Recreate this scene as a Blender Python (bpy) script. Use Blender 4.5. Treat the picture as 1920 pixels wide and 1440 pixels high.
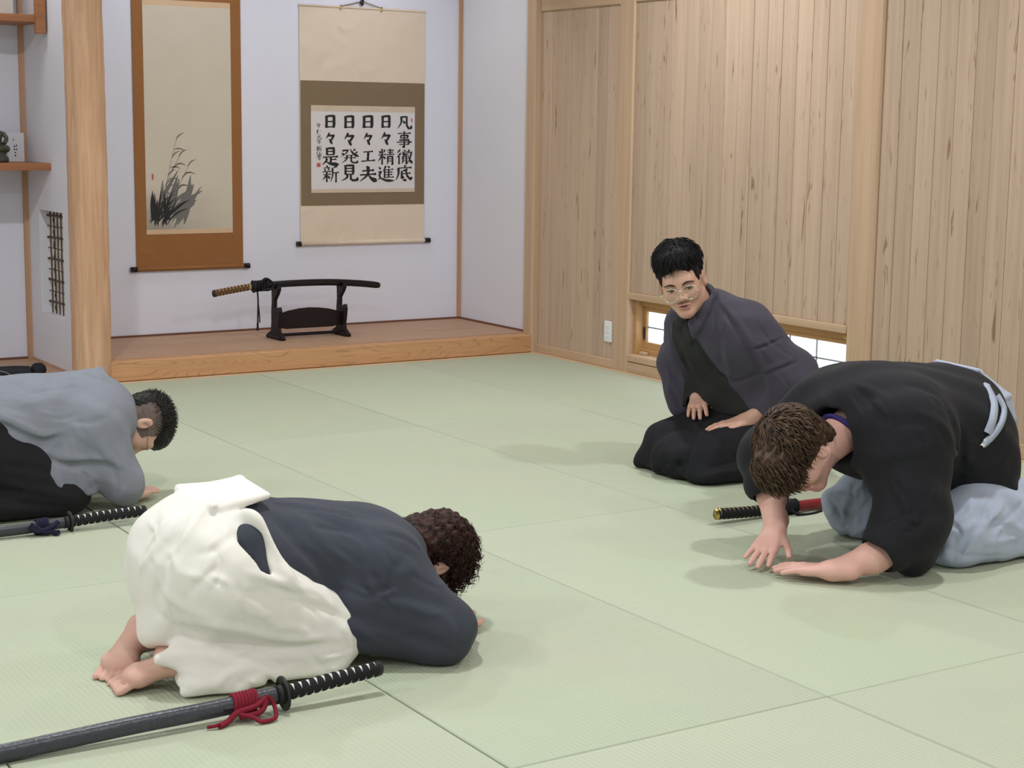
import bpy, math, random
import numpy as np
from mathutils import Vector, Matrix

for o in list(bpy.data.objects):
    bpy.data.objects.remove(o, do_unlink=True)
SC = bpy.context.scene
COL = SC.collection
rng = np.random.default_rng(7)
random.seed(7)

# ---------------------------------------------------------------- camera
CAM = np.array([-5.433757, -8.300605, 1.354794])
YAW, PITCH, ROLL, FPX = math.radians(32.42698), math.radians(-8.87228), math.radians(0.759476), 3126.63
_f = np.array([math.sin(YAW)*math.cos(PITCH), math.cos(YAW)*math.cos(PITCH), math.sin(PITCH)])
_r0 = np.array([math.cos(YAW), -math.sin(YAW), 0.0]); _u0 = np.cross(_r0, _f)
_r = _r0*math.cos(ROLL)+_u0*math.sin(ROLL); _u = -_r0*math.sin(ROLL)+_u0*math.cos(ROLL)
cam = bpy.data.cameras.new('camera'); camo = bpy.data.objects.new('camera', cam); COL.objects.link(camo)
m = Matrix.Identity(4)
for i in range(3):
    m[i][0], m[i][1], m[i][2], m[i][3] = _r[i], _u[i], -_f[i], CAM[i]
camo.matrix_world = m
cam.sensor_fit = 'HORIZONTAL'; cam.sensor_width = 36.0; cam.lens = FPX/1920*36.0
cam.clip_start = 0.05; cam.clip_end = 100
SC.camera = camo

# ---------------------------------------------------------------- colour management, world, lights
SC.view_settings.view_transform = 'Standard'
SC.view_settings.look = 'None'
SC.view_settings.gamma = 1.0
SC.view_settings.use_curve_mapping = False
SC.view_settings.exposure = 0.0

w = bpy.data.worlds.new('daylight'); SC.world = w; w.use_nodes = True
bg = w.node_tree.nodes['Background']
bg.inputs['Color'].default_value = (0.80, 0.90, 1.0, 1); bg.inputs['Strength'].default_value = 3.2

CEIL = 2.72
def area(name, loc, size, power, col=(1, 1, 1), rot=(0, 0, 0), shape='DISK', size_y=None):
    l = bpy.data.lights.new(name, 'AREA'); l.shape = shape; l.size = size; l.energy = power; l.color = col
    if size_y: l.size_y = size_y
    o = bpy.data.objects.new(name, l); COL.objects.link(o); o.location = loc; o.rotation_euler = rot
    return o
LIGHTS = [(x, y) for x in (-0.95, -3.6, -6.5) for y in (-1.9, -4.6, -7.4)]
for (x, y) in LIGHTS:
    area('ceiling_lamp', (x, y, CEIL-0.03), 0.13, 31.0, (0.93, 0.965, 1.0))
for x in (-0.75, -1.95):
    area('alcove_lamp', (x, 0.30, 2.55), 0.30, 3.6, (0.95, 0.97, 1.0))
area('bay_lamp', (-3.2, 0.25, 2.5), 0.30, 3.2, (0.95, 0.97, 1.0))

# ---------------------------------------------------------------- helpers
def tag(o, label=None, cat=None, group=None, kind=None):
    if label: o['label'] = label
    if cat: o['category'] = cat
    if group: o['group'] = group
    if kind: o['kind'] = kind
    return o
def empty(name, loc=(0, 0, 0), **k):
    o = bpy.data.objects.new(name, None); COL.objects.link(o); o.location = loc; o.empty_display_size = .05
    return tag(o, **k)
def link(name, me, mats=None, parent=None, **k):
    o = bpy.data.objects.new(name, me); COL.objects.link(o)
    if mats is not None:
        for mm in (mats if isinstance(mats, (list, tuple)) else [mats]): me.materials.append(mm)
    if parent is not None:
        o.parent = parent
        o.matrix_parent_inverse = Matrix.Translation(parent.location).inverted() if parent.parent is None else Matrix.Translation(parent.parent.location).inverted() if parent.type != 'EMPTY' and False else Matrix.Translation(parent.location).inverted()
    return tag(o, **k)
def mesh(name, V, F, smooth=False):
    me = bpy.data.meshes.new(name)
    me.from_pydata([tuple(map(float, v)) for v in V], [], [tuple(int(i) for i in f) for f in F])
    me.update()
    if smooth:
        me.polygons.foreach_set('use_smooth', [True]*len(me.polygons))
    return me
def merge(*parts):
    V, F, n = [], [], 0
    for v, f in parts:
        V += [tuple(x) for x in v]; F += [tuple(i+n for i in q) for q in f]; n += len(v)
    return V, F
def boxvf(lo, hi, b=0.0):
    """box with chamfered edges"""
    lo = np.array(lo, float); hi = np.array(hi, float)
    if b <= 0:
        x0, y0, z0 = lo; x1, y1, z1 = hi
        V = [(x0,y0,z0),(x1,y0,z0),(x1,y1,z0),(x0,y1,z0),(x0,y0,z1),(x1,y0,z1),(x1,y1,z1),(x0,y1,z1)]
        return V, [(0,3,2,1),(4,5,6,7),(0,1,5,4),(1,2,6,5),(2,3,7,6),(3,0,4,7)]
    c = (lo+hi)/2; h = (hi-lo)/2; b = min(b, h.min()*.9)
    V = []; idx = {}
    for sx in (-1, 1):
        for sy in (-1, 1):
            for sz in (-1, 1):
                s = np.array([sx, sy, sz])
                for a in range(3):
                    p = s*(h-b); p[a] = s[a]*h[a]
                    idx[(sx, sy, sz, a)] = len(V); V.append(tuple(c+p))
    F = []
    def quad(keys, n):
        q = [idx[k] for k in keys]
        P = [np.array(V[i]) for i in q]
        nn = np.cross(P[1]-P[0], P[2]-P[0])
        if nn @ n < 0: q = q[::-1]
        F.append(tuple(q))
    for a in range(3):
        o1, o2 = [(1, 2), (0, 2), (0, 1)][a]
        for s in (-1, 1):
            ks = []
            for t1, t2 in ((-1,-1), (1,-1), (1,1), (-1,1)):
                k = [0, 0, 0]; k[a] = s; k[o1] = t1; k[o2] = t2; ks.append((*k, a))
            n = np.zeros(3); n[a] = s; quad(ks, n)
    for a in range(3):
        o1, o2 = [(1, 2), (0, 2), (0, 1)][a]
        for s1 in (-1, 1):
            for s2 in (-1, 1):
                ks = []
                for t, ax in ((-1, o1), (1, o1), (1, o2), (-1, o2)):
                    k = [0, 0, 0]; k[a] = t; k[o1] = s1; k[o2] = s2; ks.append((*k, ax))
                n = np.zeros(3); n[o1] = s1; n[o2] = s2; quad(ks, n)
    for sx in (-1, 1):
        for sy in (-1, 1):
            for sz in (-1, 1):
                q = [idx[(sx, sy, sz, a)] for a in range(3)]
                P = [np.array(V[i]) for i in q]
                if np.cross(P[1]-P[0], P[2]-P[0]) @ np.array([sx, sy, sz]) < 0: q = q[::-1]
                F.append(tuple(q))
    return V, F
def box(name, lo, hi, mat, parent=None, b=0.0, **k):
    return link(name, mesh(name, *boxvf(lo, hi, b)), mat, parent, **k)
def frames(P):
    P = np.asarray(P, float); T = np.gradient(P, axis=0); T /= np.linalg.norm(T, axis=1)[:, None]+1e-12
    up = np.array([0, 0, 1.0])
    if abs(T[0] @ up) > .95: up = np.array([0, 1.0, 0])
    N = []; n = up-T[0]*(up@T[0]); n /= np.linalg.norm(n)
    for t in T:
        n = n-t*(n@t); n /= np.linalg.norm(n)+1e-12; N.append(n)
    N = np.array(N); B = np.cross(T, N)
    return P, T, N, B
def tubevf(P, ru, rv=None, n=10, cap=True, up=None):
    """elliptic tube; ru along the N (up) direction, rv sideways"""
    P, T, N, B = frames(P); m_ = len(P)
    ru = np.broadcast_to(np.asarray(ru, float), (m_,)); rv = ru if rv is None else np.broadcast_to(np.asarray(rv, float), (m_,))
    a = np.linspace(0, 2*np.pi, n, endpoint=False)
    V = (P[:, None]+N[:, None]*(ru[:, None]*np.cos(a))[..., None]+B[:, None]*(rv[:, None]*np.sin(a))[..., None]).reshape(-1, 3)
    F = []
    for i in range(m_-1):
        for j in range(n):
            j2 = (j+1) % n
            F.append((i*n+j, (i+1)*n+j, (i+1)*n+j2, i*n+j2)[::-1])
    if cap:
        F.append(tuple(range(n))[::-1][::-1]); F.append(tuple((m_-1)*n+j for j in range(n))[::-1])
    return V.tolist(), F
def tube(name, P, ru, mat, parent=None, rv=None, n=10, smooth=True, **k):
    return link(name, mesh(name, *tubevf(P, ru, rv, n), smooth), mat, parent, **k)
def lathevf(prof, n=24, c=(0, 0, 0)):
    V = []; F = []
    for r_, z_ in prof:
        for j in range(n):
            a = 2*math.pi*j/n; V.append((c[0]+r_*math.cos(a), c[1]+r_*math.sin(a), c[2]+z_))
    for i in range(len(prof)-1):
        for j in range(n):
            j2 = (j+1) % n; F.append((i*n+j, i*n+j2, (i+1)*n+j2, (i+1)*n+j))
    F.append(tuple(range(n))[::-1]); F.append(tuple((len(prof)-1)*n+j for j in range(n)))
    return V, F
def extrudevf(poly, axis, a0, a1):
    """polygon (list of 2d) extruded along axis between a0 and a1; 2d = remaining axes in order"""
    n = len(poly); V = []
    for a in (a0, a1):
        for p_ in poly:
            q = list(p_); q.insert(axis, a); V.append(q)
    F = [tuple(range(n)), tuple(range(n, 2*n))[::-1]]
    for i in range(n):
        j = (i+1) % n; F.append((i, i+n, j+n, j))
    return V, F
def smoothpath(P, n=40):
    """Catmull-Rom through points"""
    P = np.asarray(P, float)
    if len(P) < 3:
        t = np.linspace(0, 1, n)[:, None]; return P[0]*(1-t)+P[-1]*t
    Q = np.vstack([2*P[0]-P[1], P, 2*P[-1]-P[-2]])
    out = []
    per = max(2, int(math.ceil(n/(len(P)-1))))
    for i in range(1, len(Q)-2):
        for t in np.linspace(0, 1, per, endpoint=False):
            a, b, c, d = Q[i-1], Q[i], Q[i+1], Q[i+2]
            out.append(.5*((2*b)+(-a+c)*t+(2*a-5*b+4*c-d)*t*t+(-a+3*b-3*c+d)*t**3))
    out.append(P[-1])
    return np.array(out)
def ray(x, y):
    return _f+_r*(x-960)/FPX-_u*(y-720)/FPX
def at_y(x, y, Y): d = ray(x, y); return CAM+d*((Y-CAM[1])/d[1])
def at_x(x, y, X): d = ray(x, y); return CAM+d*((X-CAM[0])/d[0])
def at_z(x, y, Z): d = ray(x, y); return CAM+d*((Z-CAM[2])/d[2])

# ---------------------------------------------------------------- materials
def newmat(name):
    mt = bpy.data.materials.new(name); mt.use_nodes = True
    nt = mt.node_tree; b = nt.nodes['Principled BSDF']
    return mt, nt, b
def nd(nt, typ, **k):
    n = nt.nodes.new(typ)
    for a, v in k.items():
        if a in n.inputs.keys(): n.inputs[a].default_value = v
        else: setattr(n, a, v)
    return n
def c4(c): return (c[0], c[1], c[2], 1)
def plain(name, col, rough=.6, metal=0.0, spec=.5, noise=0.0, nscale=30, bump=0.0, bscale=200):
    mt, nt, b = newmat(name)
    b.inputs['Base Color'].default_value = c4(col); b.inputs['Roughness'].default_value = rough
    b.inputs['Metallic'].default_value = metal; b.inputs['Specular IOR Level'].default_value = spec
    if noise or bump:
        tc = nd(nt, 'ShaderNodeTexCoord')
    if noise:
        n = nd(nt, 'ShaderNodeTexNoise', Scale=nscale, Detail=4.0)
        nt.links.new(tc.outputs['Object'], n.inputs['Vector'])
        mx = nd(nt, 'ShaderNodeMix', data_type='RGBA')
        mx.inputs['A'].default_value = c4([max(0, x*(1-noise)) for x in col]); mx.inputs['B'].default_value = c4([min(1, x*(1+noise)) for x in col])
        nt.links.new(n.outputs['Fac'], mx.inputs['Factor']); nt.links.new(mx.outputs['Result'], b.inputs['Base Color'])
    if bump:
        n2 = nd(nt, 'ShaderNodeTexNoise', Scale=bscale, Detail=3.0)
        nt.links.new(tc.outputs['Object'], n2.inputs['Vector'])
        bp = nd(nt, 'ShaderNodeBump', Strength=bump, Distance=.002)
        nt.links.new(n2.outputs['Fac'], bp.inputs['Height']); nt.links.new(bp.outputs['Normal'], b.inputs['Normal'])
    return mt
def wood(name, base, dark, stretch=(40, 40, 1.5), fleck=0.0, fleckcol=None, fstretch=(22, 22, 1.8), rough=.55, ring=0.0, ringscale=(1, 1, 1), vary=.10):
    mt, nt, b = newmat(name); L = nt.links.new
    b.inputs['Roughness'].default_value = rough; b.inputs['Specular IOR Level'].default_value = .35
    tc = nd(nt, 'ShaderNodeTexCoord'); oi = nd(nt, 'ShaderNodeObjectInfo')
    off = nd(nt, 'ShaderNodeVectorMath', operation='MULTIPLY_ADD')
    cmb = nd(nt, 'ShaderNodeCombineXYZ')
    for a in 'XYZ': L(oi.outputs['Random'], cmb.inputs[a])
    off.inputs[1].default_value = (37, 53, 91); L(cmb.outputs[0], off.inputs[0]); L(tc.outputs['Object'], off.inputs[2])
    mp = nd(nt, 'ShaderNodeMapping'); mp.inputs['Scale'].default_value = stretch; L(off.outputs[0], mp.inputs['Vector'])
    n = nd(nt, 'ShaderNodeTexNoise', Scale=1.0, Detail=5.0, Roughness=.6, Distortion=.3); L(mp.outputs[0], n.inputs['Vector'])
    cr = nd(nt, 'ShaderNodeValToRGB'); cr.color_ramp.elements[0].position = .33; cr.color_ramp.elements[1].position = .66
    cr.color_ramp.elements[0].color = c4(dark); cr.color_ramp.elements[1].color = c4(base); L(n.outputs['Fac'], cr.inputs['Fac'])
    out = cr.outputs['Color']
    if ring:
        mp3 = nd(nt, 'ShaderNodeMapping'); mp3.inputs['Scale'].default_value = ringscale; L(off.outputs[0], mp3.inputs['Vector'])
        n3 = nd(nt, 'ShaderNodeTexNoise', Scale=1.0, Detail=1.0, Roughness=.4); L(mp3.outputs[0], n3.inputs['Vector'])
        ml = nd(nt, 'ShaderNodeMath', operation='MULTIPLY'); ml.inputs[1].default_value = 22.0; L(n3.outputs['Fac'], ml.inputs[0])
        fr = nd(nt, 'ShaderNodeMath', operation='FRACT'); L(ml.outputs[0], fr.inputs[0])
        r3 = nd(nt, 'ShaderNodeValToRGB'); r3.color_ramp.elements[0].position = .0; r3.color_ramp.elements[0].color = (1, 1, 1, 1)
        r3.color_ramp.elements[1].position = .22; r3.color_ramp.elements[1].color = (0, 0, 0, 1); L(fr.outputs[0], r3.inputs['Fac'])
        mx3 = nd(nt, 'ShaderNodeMix', data_type='RGBA'); mx3.inputs['B'].default_value = c4([x*.55 for x in dark])
        m4 = nd(nt, 'ShaderNodeMath', operation='MULTIPLY'); m4.inputs[1].default_value = ring; L(r3.outputs['Color'], m4.inputs[0])
        L(m4.outputs[0], mx3.inputs['Factor']); L(out, mx3.inputs['A']); out = mx3.outputs['Result']
    if fleck:
        mp2 = nd(nt, 'ShaderNodeMapping'); mp2.inputs['Scale'].default_value = fstretch; L(off.outputs[0], mp2.inputs['Vector'])
        n2 = nd(nt, 'ShaderNodeTexNoise', Scale=1.0, Detail=2.0, Roughness=.7, Distortion=.6); L(mp2.outputs[0], n2.inputs['Vector'])
        r2 = nd(nt, 'ShaderNodeValToRGB'); r2.color_ramp.elements[0].position = .635; r2.color_ramp.elements[0].color = (0, 0, 0, 1)
        r2.color_ramp.elements[1].position = .72; r2.color_ramp.elements[1].color = (1, 1, 1, 1); L(n2.outputs['Fac'], r2.inputs['Fac'])
        mx = nd(nt, 'ShaderNodeMix', data_type='RGBA'); mx.inputs['B'].default_value = c4(fleckcol or [x*.4 for x in dark])
        m5 = nd(nt, 'ShaderNodeMath', operation='MULTIPLY'); m5.inputs[1].default_value = fleck; L(r2.outputs['Color'], m5.inputs[0])
        L(m5.outputs[0], mx.inputs['Factor']); L(out, mx.inputs['A']); out = mx.outputs['Result']
    if vary:
        hs = nd(nt, 'ShaderNodeHueSaturation'); mr = nd(nt, 'ShaderNodeMapRange'); mr.inputs['To Min'].default_value = 1-vary; mr.inputs['To Max'].default_value = 1+vary*.7
        L(oi.outputs['Random'], mr.inputs['Value']); L(mr.outputs[0], hs.inputs['Value']); L(out, hs.inputs['Color']); out = hs.outputs['Color']
    L(out, b.inputs['Base Color'])
    bp = nd(nt, 'ShaderNodeBump', Strength=.12, Distance=.001); L(n.outputs['Fac'], bp.inputs['Height']); L(bp.outputs['Normal'], b.inputs['Normal'])
    return mt
def fabric(name, col, var=.12, rough=.85, weave=900, wb=.25, big=6.0, sheen=.0, spec=.25, wrinkle=.30):
    mt, nt, b = newmat(name); L = nt.links.new
    b.inputs['Roughness'].default_value = rough; b.inputs['Specular IOR Level'].default_value = spec
    if sheen:
        b.inputs['Sheen Weight'].default_value = sheen; b.inputs['Sheen Roughness'].default_value = .5
    tc = nd(nt, 'ShaderNodeTexCoord')
    n = nd(nt, 'ShaderNodeTexNoise', Scale=big, Detail=6.0, Roughness=.65); L(tc.outputs['Object'], n.inputs['Vector'])
    mx = nd(nt, 'ShaderNodeMix', data_type='RGBA')
    mx.inputs['A'].default_value = c4([x*(1-var) for x in col]); mx.inputs['B'].default_value = c4([min(1, x*(1+var)) for x in col])
    L(n.outputs['Fac'], mx.inputs['Factor']); L(mx.outputs['Result'], b.inputs['Base Color'])
    w1 = nd(nt, 'ShaderNodeTexNoise', Scale=weave, Detail=2.0); L(tc.outputs['Object'], w1.inputs['Vector'])
    bp = nd(nt, 'ShaderNodeBump', Strength=wb, Distance=.0015); L(w1.outputs['Fac'], bp.inputs['Height'])
    n2 = nd(nt, 'ShaderNodeTexNoise', Scale=5.5, Detail=2.5, Distortion=1.0, Roughness=.55); n2.noise_type = 'RIDGED_MULTIFRACTAL'; L(tc.outputs['Object'], n2.inputs['Vector'])
    bp2 = nd(nt, 'ShaderNodeBump', Strength=min(1.0, wrinkle*1.6), Distance=.022); L(n2.outputs['Fac'], bp2.inputs['Height']); L(bp.outputs['Normal'], bp2.inputs['Normal'])
    L(bp2.outputs['Normal'], b.inputs['Normal'])
    return mt

M = {}
M['plaster'] = plain('white_plaster', (.745, .745, .845), .9, spec=.2, noise=.02, nscale=3, bump=.15, bscale=350)
M['plaster_warm'] = plain('offwhite_plaster', (.73, .715, .765), .9, spec=.2, noise=.02, nscale=3, bump=.15, bscale=350)
M['board'] = wood('cedar_board', (.535, .392, .288), (.460, .325, .232), (30, 34, 1.1), fleck=.80, fleckcol=(.20, .11, .05), fstretch=(34, 40, 4.2))
M['post'] = wood('cedar_post', (.56, .39, .262), (.48, .32, .205), (26, 26, .8), fleck=0, vary=.03)
M['trim'] = wood('cedar_trim', (.66, .46, .29), (.53, .35, .205), (4, 2.0, 40), fleck=.0, vary=.03)
M['kamachi'] = wood('cedar_beam', (.60, .33, .165), (.53, .275, .13), (1.5, 20, 26), ring=.6, ringscale=(1.15, 4, 9), vary=0)
M['platform'] = wood('platform_board', (.50, .315, .205), (.42, .25, .155), (2, 30, 20), fleck=.35, fleckcol=(.22, .12, .06), fstretch=(9, 60, 40), vary=0)
M['pillar'] = wood('log_pillar', (.65, .405, .265), (.50, .285, .165), (34, 34, 2.2), fleck=.5, fleckcol=(.36, .19, .08), fstretch=(26, 26, 2.2), vary=0)
M['shelf'] = wood('shelf_wood', (.40, .17, .075), (.30, .12, .05), (1.2, 20, 30), vary=0)
M['darktrim'] = plain('dark_red_trim', (.16, .065, .035), .6)
M['batten'] = wood('corner_batten', (.56, .34, .22), (.45, .26, .15), (30, 30, 1), vary=0)
M['black_lacquer'] = plain('black_lacquer', (.008, .006, .008), .25, spec=.3)
M['black_matte'] = plain('black_matte', (.014, .013, .015), .6, noise=.2)
M['stand'] = plain('dark_stained_wood', (.013, .0065, .0075), .5, spec=.25, noise=.25, nscale=40)
M['seam'] = plain('tatami_underlay', (.10, .105, .055), .95)
M['outlet'] = plain('white_plastic', (.80, .81, .84), .4)
M['ceiling'] = plain('ceiling_board', (.72, .66, .57), .8)

def tatami_mat():
    mt, nt, b = newmat('tatami_green'); L = nt.links.new
    b.inputs['Roughness'].default_value = .62; b.inputs['Specular IOR Level'].default_value = .30
    tc = nd(nt, 'ShaderNodeTexCoord'); oi = nd(nt, 'ShaderNodeObjectInfo')
    sp = nd(nt, 'ShaderNodeSeparateXYZ'); L(tc.outputs['Object'], sp.inputs[0])
    # ribs of the rush weave, 14 mm apart, running along the long side
    mu = nd(nt, 'ShaderNodeMath', operation='MULTIPLY'); mu.inputs[1].default_value = 2*math.pi/.0145; L(sp.outputs['X'], mu.inputs[0])
    sn = nd(nt, 'ShaderNodeMath', operation='SINE'); L(mu.outputs[0], sn.inputs[0])
    mp = nd(nt, 'ShaderNodeMapping'); mp.inputs['Scale'].default_value = (6, 300, 1); L(tc.outputs['Object'], mp.inputs['Vector'])
    n = nd(nt, 'ShaderNodeTexNoise', Scale=1.0, Detail=3.0); L(mp.outputs[0], n.inputs['Vector'])
    nb = nd(nt, 'ShaderNodeTexNoise', Scale=1.6, Detail=3.0); L(tc.outputs['Object'], nb.inputs['Vector'])
    mx = nd(nt, 'ShaderNodeMix', data_type='RGBA'); mx.inputs['A'].default_value = c4((.468, .512, .378)); mx.inputs['B'].default_value = c4((.528, .568, .438))
    L(n.outputs['Fac'], mx.inputs['Factor'])
    mx2 = nd(nt, 'ShaderNodeMix', data_type='RGBA', blend_type='MULTIPLY'); mx2.inputs['Factor'].default_value = .12
    L(mx.outputs['Result'], mx2.inputs['A']); L(nb.outputs['Color'], mx2.inputs['B'])
    hs = nd(nt, 'ShaderNodeHueSaturation'); mr = nd(nt, 'ShaderNodeMapRange'); mr.inputs['To Min'].default_value = .965; mr.inputs['To Max'].default_value = 1.03
    L(oi.outputs['Random'], mr.inputs['Value']); L(mr.outputs[0], hs.inputs['Value']); L(mx2.outputs['Result'], hs.inputs['Color'])
    L(hs.outputs['Color'], b.inputs['Base Color'])
    bp = nd(nt, 'ShaderNodeBump', Strength=.35, Distance=.0012); L(sn.outputs[0], bp.inputs['Height'])
    bp2 = nd(nt, 'ShaderNodeBump', Strength=.2, Distance=.0008); L(n.outputs['Fac'], bp2.inputs['Height']); L(bp.outputs['Normal'], bp2.inputs['Normal'])
    L(bp2.outputs['Normal'], b.inputs['Normal'])
    return mt
M['tatami'] = tatami_mat()

# ---------------------------------------------------------------- room shell
XW, YF = -7.4, -9.5          # left wall, front wall (behind the camera)
MW, ML = 0.9045, 1.8187
fl = box('floor', (XW, YF, -.20), (.25, 1.05, -.045), M['seam'], kind='structure')
mv, mf = boxvf((-MW/2+.0022, -ML/2+.0016, -.045), (MW/2-.0022, ML/2-.0016, 0), .0025)
mat_me = mesh('tatami_mat', mv, mf); mat_me.materials.append(M['tatami'])
for i in range(8):
    for j in range(5):
        o = bpy.data.objects.new('tatami_mat', mat_me); COL.objects.link(o); o.parent = fl
        o.location = (-MW*(i+.5), -ML*(j+.5), rng.uniform(-.0009, .0004)); o['label'] = 'pale green edgeless tatami mat'
# wood strip between mats and walls
box('trim_1', (-2.62, -.030, -.045), (-.022, 0, .004), M['trim'], kind='structure', b=.002)
box('trim_2', (-.022, YF, -.045), (.012, 0, .004), wood('cedar_trim_long', (.66, .46, .29), (.53, .35, .205), (40, 2.0, 40), vary=0), kind='structure', b=.002)

def W(name, lo, hi, mat=None):
    return box(name, lo, hi, mat or M['plaster'], kind='structure')
W('wall_back', (-2.76, .90, -.05), (0, 1.02, 2.72))
W('wall_alcove_side', (0, .095, -.05), (.12, 1.02, 2.72), M['plaster_warm'])
W('wall_bay_back', (XW, .90, -.05), (-2.70, 1.02, 2.72))
W('wall_left', (XW-.12, YF, -.2), (XW, 1.02, CEIL), M['plaster_warm'])
W('wall_front', (XW, YF-.12, -.2), (.25, YF, CEIL), M['plaster_warm'])
W('ceiling', (XW-.12, YF-.12, CEIL), (.25, 1.02, CEIL+.1), M['ceiling'])
W('wall_header', (XW, -.02, 2.30), (0, .10, CEIL), M['plaster'])
# partition between alcove and shelf bay with a small lattice window
px0, px1 = -2.757, -2.655
oy0, oy1, oz0, oz1 = .285, .700, .305, .865
pv = merge(boxvf((px0, .0, -.05), (px1, oy0, 2.72)), boxvf((px0, oy1, -.05), (px1, .90, 2.72)),
           boxvf((px0, oy0, -.05), (px1, oy1, oz0)), boxvf((px0, oy0, oz1), (px1, oy1, 2.72)))
part = link('wall_partition', mesh('wall_partition', *pv), M['plaster_warm'], kind='structure')
# dark skirting line and corner battens
box('trim_3', (-2.76, .888, .113), (-.004, .90, .124), M['darktrim'], kind='structure')
box('trim_4', (-.010, .10, .113), (0, .895, .124), M['darktrim'], kind='structure')
box('trim_5', (-.020, .876, .124), (0, .90, 2.6), M['batten'], kind='structure')
box('trim_6', (-2.785, .878, .03), (-2.757, .90, 2.6), M['batten'], kind='structure')
box('trim_7', (XW, .888, .03), (-2.785, .90, .041), M['darktrim'], kind='structure')
box('trim_8', (-2.766, .10, .03), (-2.757, .878, .041), M['batten'], kind='structure')

# right wall: posts, beams, boards
wr = box('wall_right', (.10, YF, -.2), (.16, -2.70, CEIL), M['plaster_warm'], kind='structure')
box('backing_panel', (.10, -.94, -.2), (.16, .10, CEIL), M['plaster_warm'], wr)
box('backing_panel', (.10, -2.70, .44), (.16, -.94, CEIL), M['plaster_warm'], wr)
box('backing_panel', (.10, -2.70, -.2), (.16, -.94, .09), M['plaster_warm'], wr)
P1A, P1B, P2A, P2B = -.787, -.926, -2.632, -2.787
box('post', (-.030, .0, -.05), (.10, .095, CEIL), M['post'], wr, b=.006)
box('post', (-.000, P1B, -.05), (.10, P1A, CEIL), M['post'], wr, b=.008)
box('post', (-.000, P2B, -.05), (.10, P2A, CEIL), M['post'], wr, b=.008)
box('post', (-.000, -4.65, -.05), (.10, -4.49, CEIL), M['post'], wr, b=.008)
yt = M['trim']
beam_m = wood('cedar_rail', (.58, .405, .265), (.48, .32, .20), (30, 1.6, 34), fleck=0, vary=.04)
box('beam', (.002, P1A, 2.002), (.09, -.0, 2.11), beam_m, wr, b=.004)
box('beam', (.002, P2A, 2.008), (.09, P1B, 2.11), beam_m, wr, b=.004)
box('beam', (.002, -4.49, 2.008), (.09, P2B, 2.11), beam_m, wr, b=.004)
BX = .016
def boards(y0, y1, z0, z1):
    n = max(1, round((y0-y1)/.1065)); wdt = (y0-y1)/n
    bm_ = mesh('board', *boxvf((BX, -wdt/2+.0009, -(z1-z0)/2), (BX+.03, wdt/2-.0009, (z1-z0)/2), .0022)); bm_.materials.append(M['board'])
    for i in range(n):
        o = bpy.data.objects.new('board', bm_); COL.objects.link(o); o.parent = wr
        o.location = (rng.uniform(-.0008, .0008), y0-wdt*(i+.5), (z0+z1)/2)
boards(0, P1A, .052, 2.006); boards(P1B, P2A, .446, 2.012); boards(P2B, -4.49, .062, 2.012); boards(-4.65, -9.4, .062, CEIL)
boards(0, P1A, 2.10, CEIL); boards(P1B, P2A, 2.10, CEIL); boards(P2B, -4.49, 2.10, CEIL)
box('lintel', (.0, P2A, .410), (.10, P1B, .447), beam_m, wr, b=.003)
box('baseboard_right', (.003, P1A, .004), (.05, 0, .054), beam_m, kind='structure', b=.003)
box('baseboard_window', (.003, P2A, .004), (.05, P1B, .062), beam_m, kind='structure', b=.003)
box('baseboard_near', (.003, -4.49, .004), (.05, P2B, .066), beam_m, kind='structure', b=.003)
box('baseboard_front', (.003, -9.4, .004), (.05, -4.65, .066), beam_m, kind='structure', b=.003)
box('sill', (.0, P2A, .066), (.13, P1B, .104), beam_m, wr, b=.003)

# low floor-level window
wframe = wood('window_wood', (.52, .30, .125), (.43, .235, .09), (24, 1.6, 26), vary=.05)
win = box('window_1', (.075, P2A, .104), (.115, P1B, .135), wframe, kind='structure', b=.002)
box('frame_top', (.075, P2A, .372), (.115, P1B, .410), wframe, win, b=.002)
box('frame_side', (.040, P1B-.030, .104), (.100, P1B, .410), wframe, win, b=.002)
box('frame_side', (.075, P2A, .104), (.115, P2A+.045, .372), wframe, win, b=.002)
box('sash_stile', (.090, -.980, .135), (.120, -.940, .372), wframe, win, b=.002)
box('sash_rail', (.090, -2.59, .135), (.120, -.980, .172), wframe, win, b=.002)
box('sash_rail', (.090, -2.59, .343), (.120, -.980, .372), wframe, win, b=.002)
box('guide_block', (.046, -1.03, .104), (.070, -.975, .122), M['post'], win, b=.003)
box('pull_handle', (.084, -.972, .185), (.092, -.960, .255), M['black_matte'], win, b=.003)
def pane_mat():
    mt, nt, b = newmat('frosted_glass'); L = nt.links.new
    nt.nodes.remove(b); out = nt.nodes['Material Output']
    tr = nd(nt, 'ShaderNodeBsdfTranslucent'); tr.inputs['Color'].default_value = (.92, .95, 1, 1)
    tp = nd(nt, 'ShaderNodeBsdfTransparent'); gl = nd(nt, 'ShaderNodeBsdfGlossy', Roughness=.25)
    m1 = nd(nt, 'ShaderNodeMixShader'); m1.inputs[0].default_value = .35; L(tr.outputs[0], m1.inputs[1]); L(tp.outputs[0], m1.inputs[2])
    m2 = nd(nt, 'ShaderNodeMixShader'); m2.inputs[0].default_value = .05; L(m1.outputs[0], m2.inputs[1]); L(gl.outputs[0], m2.inputs[2])
    L(m2.outputs[0], out.inputs['Surface'])
    return mt
M['pane'] = pane_mat(); M['muntin'] = plain('grey_muntin', (.33, .34, .36), .5)
PW = .1935
for i in range(8):
    ya = -.980-PW*i; yb = ya-PW
    for (z0, z1) in ((.172, .253), (.257, .343)):
        box('pane', (.103, yb+.002, z0), (.107, ya-.002, z1), M['pane'], win)
    if i: box('muntin', (.099, ya-.0035, .172), (.111, ya+.0035, .343), M['muntin'], win)
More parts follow.
